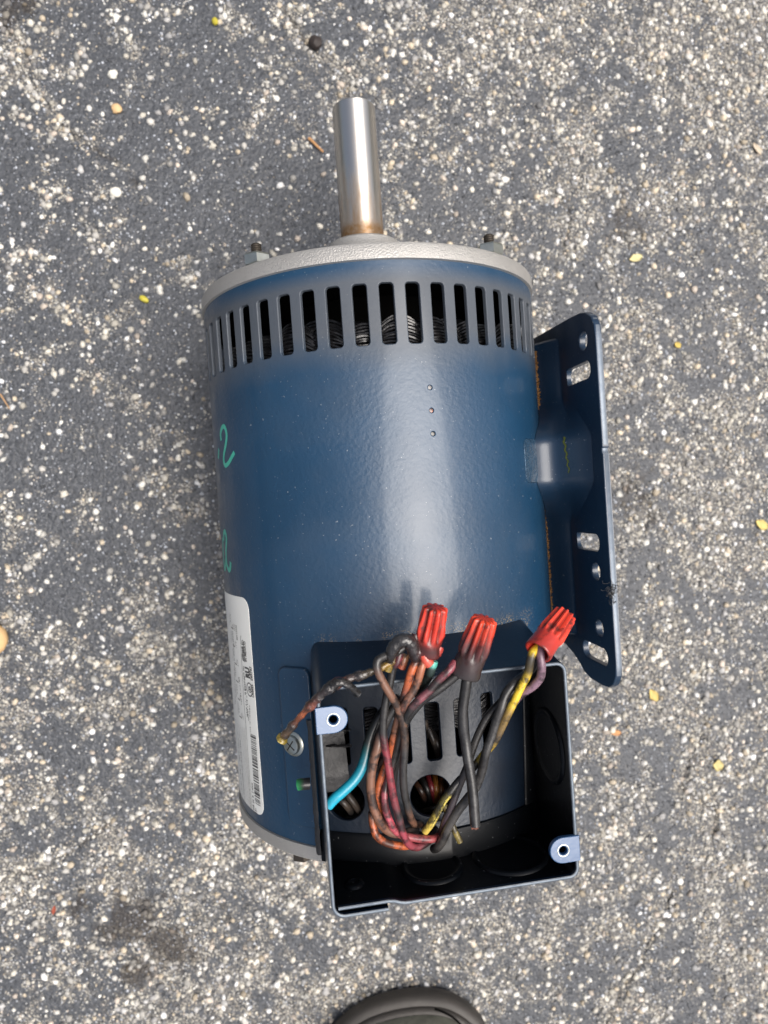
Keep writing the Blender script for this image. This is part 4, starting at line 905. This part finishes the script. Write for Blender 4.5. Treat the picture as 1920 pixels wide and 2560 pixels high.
cap(at(1066, 1634, 116), at(1089, 1517, 122), 5.0, 4.0, 5.5, [(0, (.10, .02, .018)), (.22, (.05, .02, .02)), (.42, (.56, .045, .028)), (1, (.68, .045, .022))], 'red wire cap with a melted sooty skirt', 9, .9, .06, .35)
cap(at(1163, 1685, 117), at(1212, 1546, 124), 5.5, 4.1, 7.5, [(0, (.035, .03, .03)), (.33, (.05, .03, .03)), (.55, (.12, .03, .028)), (.75, (.45, .04, .02)), (1, (.76, .06, .022))], 'red wire cap blackened over its lower half', 10, .95, .02, .15)
cap(at(1344, 1630, 122.5), at(1414, 1536, 114), 5.1, 3.9, 7.0, [(0, (.36, .03, .022)), (.3, (.48, .035, .024)), (.45, (.76, .058, .03)), (1, (.82, .062, .032))], 'clean bright red wire cap at the right', 11, 1)
# melted black cap left of the first, with its eye
gtube(px([(973, 1652, 116), (980, 1628, 118), (994, 1607, 119), (1014, 1600, 119.5), (1028, 1612, 119), (1036, 1634, 118), (1040, 1652, 117)]), 2.4, [(0, BLK), (.5, (.03, .028, .028)), (1, (.05, .02, .02))], name='melted_cap', mat=M_char, lab_='melted black wire cap folded over', jit=.05, radf=lambda t: 1.55+1.15*math.sin(math.pi*t)**.7)
gtube(px([(1040, 1585, 118), (1036, 1602, 118), (1040, 1620, 117.5), (1052, 1636, 117), (1072, 1640, 117), (1092, 1630, 117), (1100, 1616, 117)]), 1.8, [(0, (.05, .015, .015)), (.6, (.05, .02, .02)), (1, (.5, .06, .045))], name='melted_cap', mat=M_nut, lab_='melted collar around the first wire cap', jit=.06, radf=lambda t: 1.5+1.0*math.sin(math.pi*t))
gtube(px([(1060, 1636, 118.5), (1066, 1650, 118.5), (1074, 1660, 118)]), 1.9, [(0, (.6, .08, .05)), (1, (.5, .09, .06))], name='melted_drip', mat=M_nut, lab_='red drip of molten plastic', jit=.05)
gtube(px([(968, 1676, 113), (976, 1655, 113.5), (986, 1640, 113)]), 1.8, [(0, (.3, .2, .03)), (1, (.5, .33, .04))], lab_='dull yellow lead under the melted cap')
gtube(px([(1003, 1670, 112), (1010, 1650, 112.5), (1014, 1636, 112)]), 1.7, [(0, (.3, .06, .03)), (1, (.35, .2, .1))], lab_='orange lead under the melted cap')

# ------------------------------------------------------------------ the shoe at the lower edge
shoe = bpy.data.objects.new('shoe', None); link(shoe); shoe.location = (-.008, -.52, 0); tag(shoe, 'toe of a dusty olive work shoe with a thick dark rubber rim', 'shoe')
so = [(8, -405), (26, -409.5), (41, -421), (50, -437), (54, -465), (55, -500), (50, -550), (43, -610), (40, -660), (32, -692), (10, -708), (-15, -706), (-34, -690), (-42, -650), (-48, -590), (-62, -540), (-70, -500), (-72, -470), (-66, -444), (-52, -424), (-34, -411), (-14, -405.5)]
so = [(x, y-12) for x, y in so]; so = catmull([so[-1]]+so+[so[0], so[1]], 5)[5:-5]; so = so[:-1]
ctr = np.array([-8, -520])
def rings(spec, name, mat, parent, cap_top=False):
    V = []; n = len(so); T = np.roll(so, -1, 0)-np.roll(so, 1, 0); T /= np.linalg.norm(T, axis=1)[:, None]; No = np.stack([-T[:, 1], T[:, 0]], 1)
    if ((so+No*5-ctr)**2).sum() < ((so-ctr)**2).sum(): No = -No
    for ins, z in spec:
        for p, q in zip(so, No):
            zz = z(p) if callable(z) else z; V.append((p[0]-q[0]*ins-ctr[0], p[1]-q[1]*ins-ctr[1], zz))
    Fc = [(i*n+k, i*n+(k+1) % n, (i+1)*n+(k+1) % n, (i+1)*n+k) for i in range(len(spec)-1) for k in range(n)]
    if cap_top:
        V.append((0, 0, max(v[2] for v in V[-n:]))); Fc += [((len(spec)-1)*n+k, (len(spec)-1)*n+(k+1) % n, len(V)-1) for k in range(n)]
    me = mesh(name, np.array(V)*MM, Fc, mat, sharp=40); o = link(bpy.data.objects.new(name, me), parent); return o
rings([(5, .4), (1.2, 1.2), (.2, 3), (.6, 5), (0, 7), (0, 10), (.6, 12.4), (2.2, 13.8), (4.4, 14.3), (4.9, 13.3)], 'sole', M_rubber, shoe)
rings([(4.8, 12), (4.9, 14.6), (5.3, 16.4), (6.2, 17.4), (7.4, 17.6), (7.9, 16.6)], 'toe_rand', M_rubber, shoe)
def zz(h0, k): return lambda p: h0 + k*min(1, max(0, (-405-p[1])/120.0))
ctr_prof = [(7.7, 15), (8.0, zz(20, 8)), (9.4, zz(25, 16)), (12.5, zz(31, 26)), (18, zz(37, 38)), (26, zz(42, 48)), (36, zz(44, 56))]
rings(ctr_prof, 'upper', M_leather, shoe, True)
P_ = catmull([gnd(1086, 2522, 22), gnd(1108, 2530, 23.5), gnd(1134, 2545, 25), gnd(1160, 2570, 26)], 5)
v, f = tube(P_, .7, 6); me = mesh('seam', (np.array(v)-np.array([ctr[0], ctr[1], 0]))*MM, f, M_gap); link(bpy.data.objects.new('seam', me), shoe)
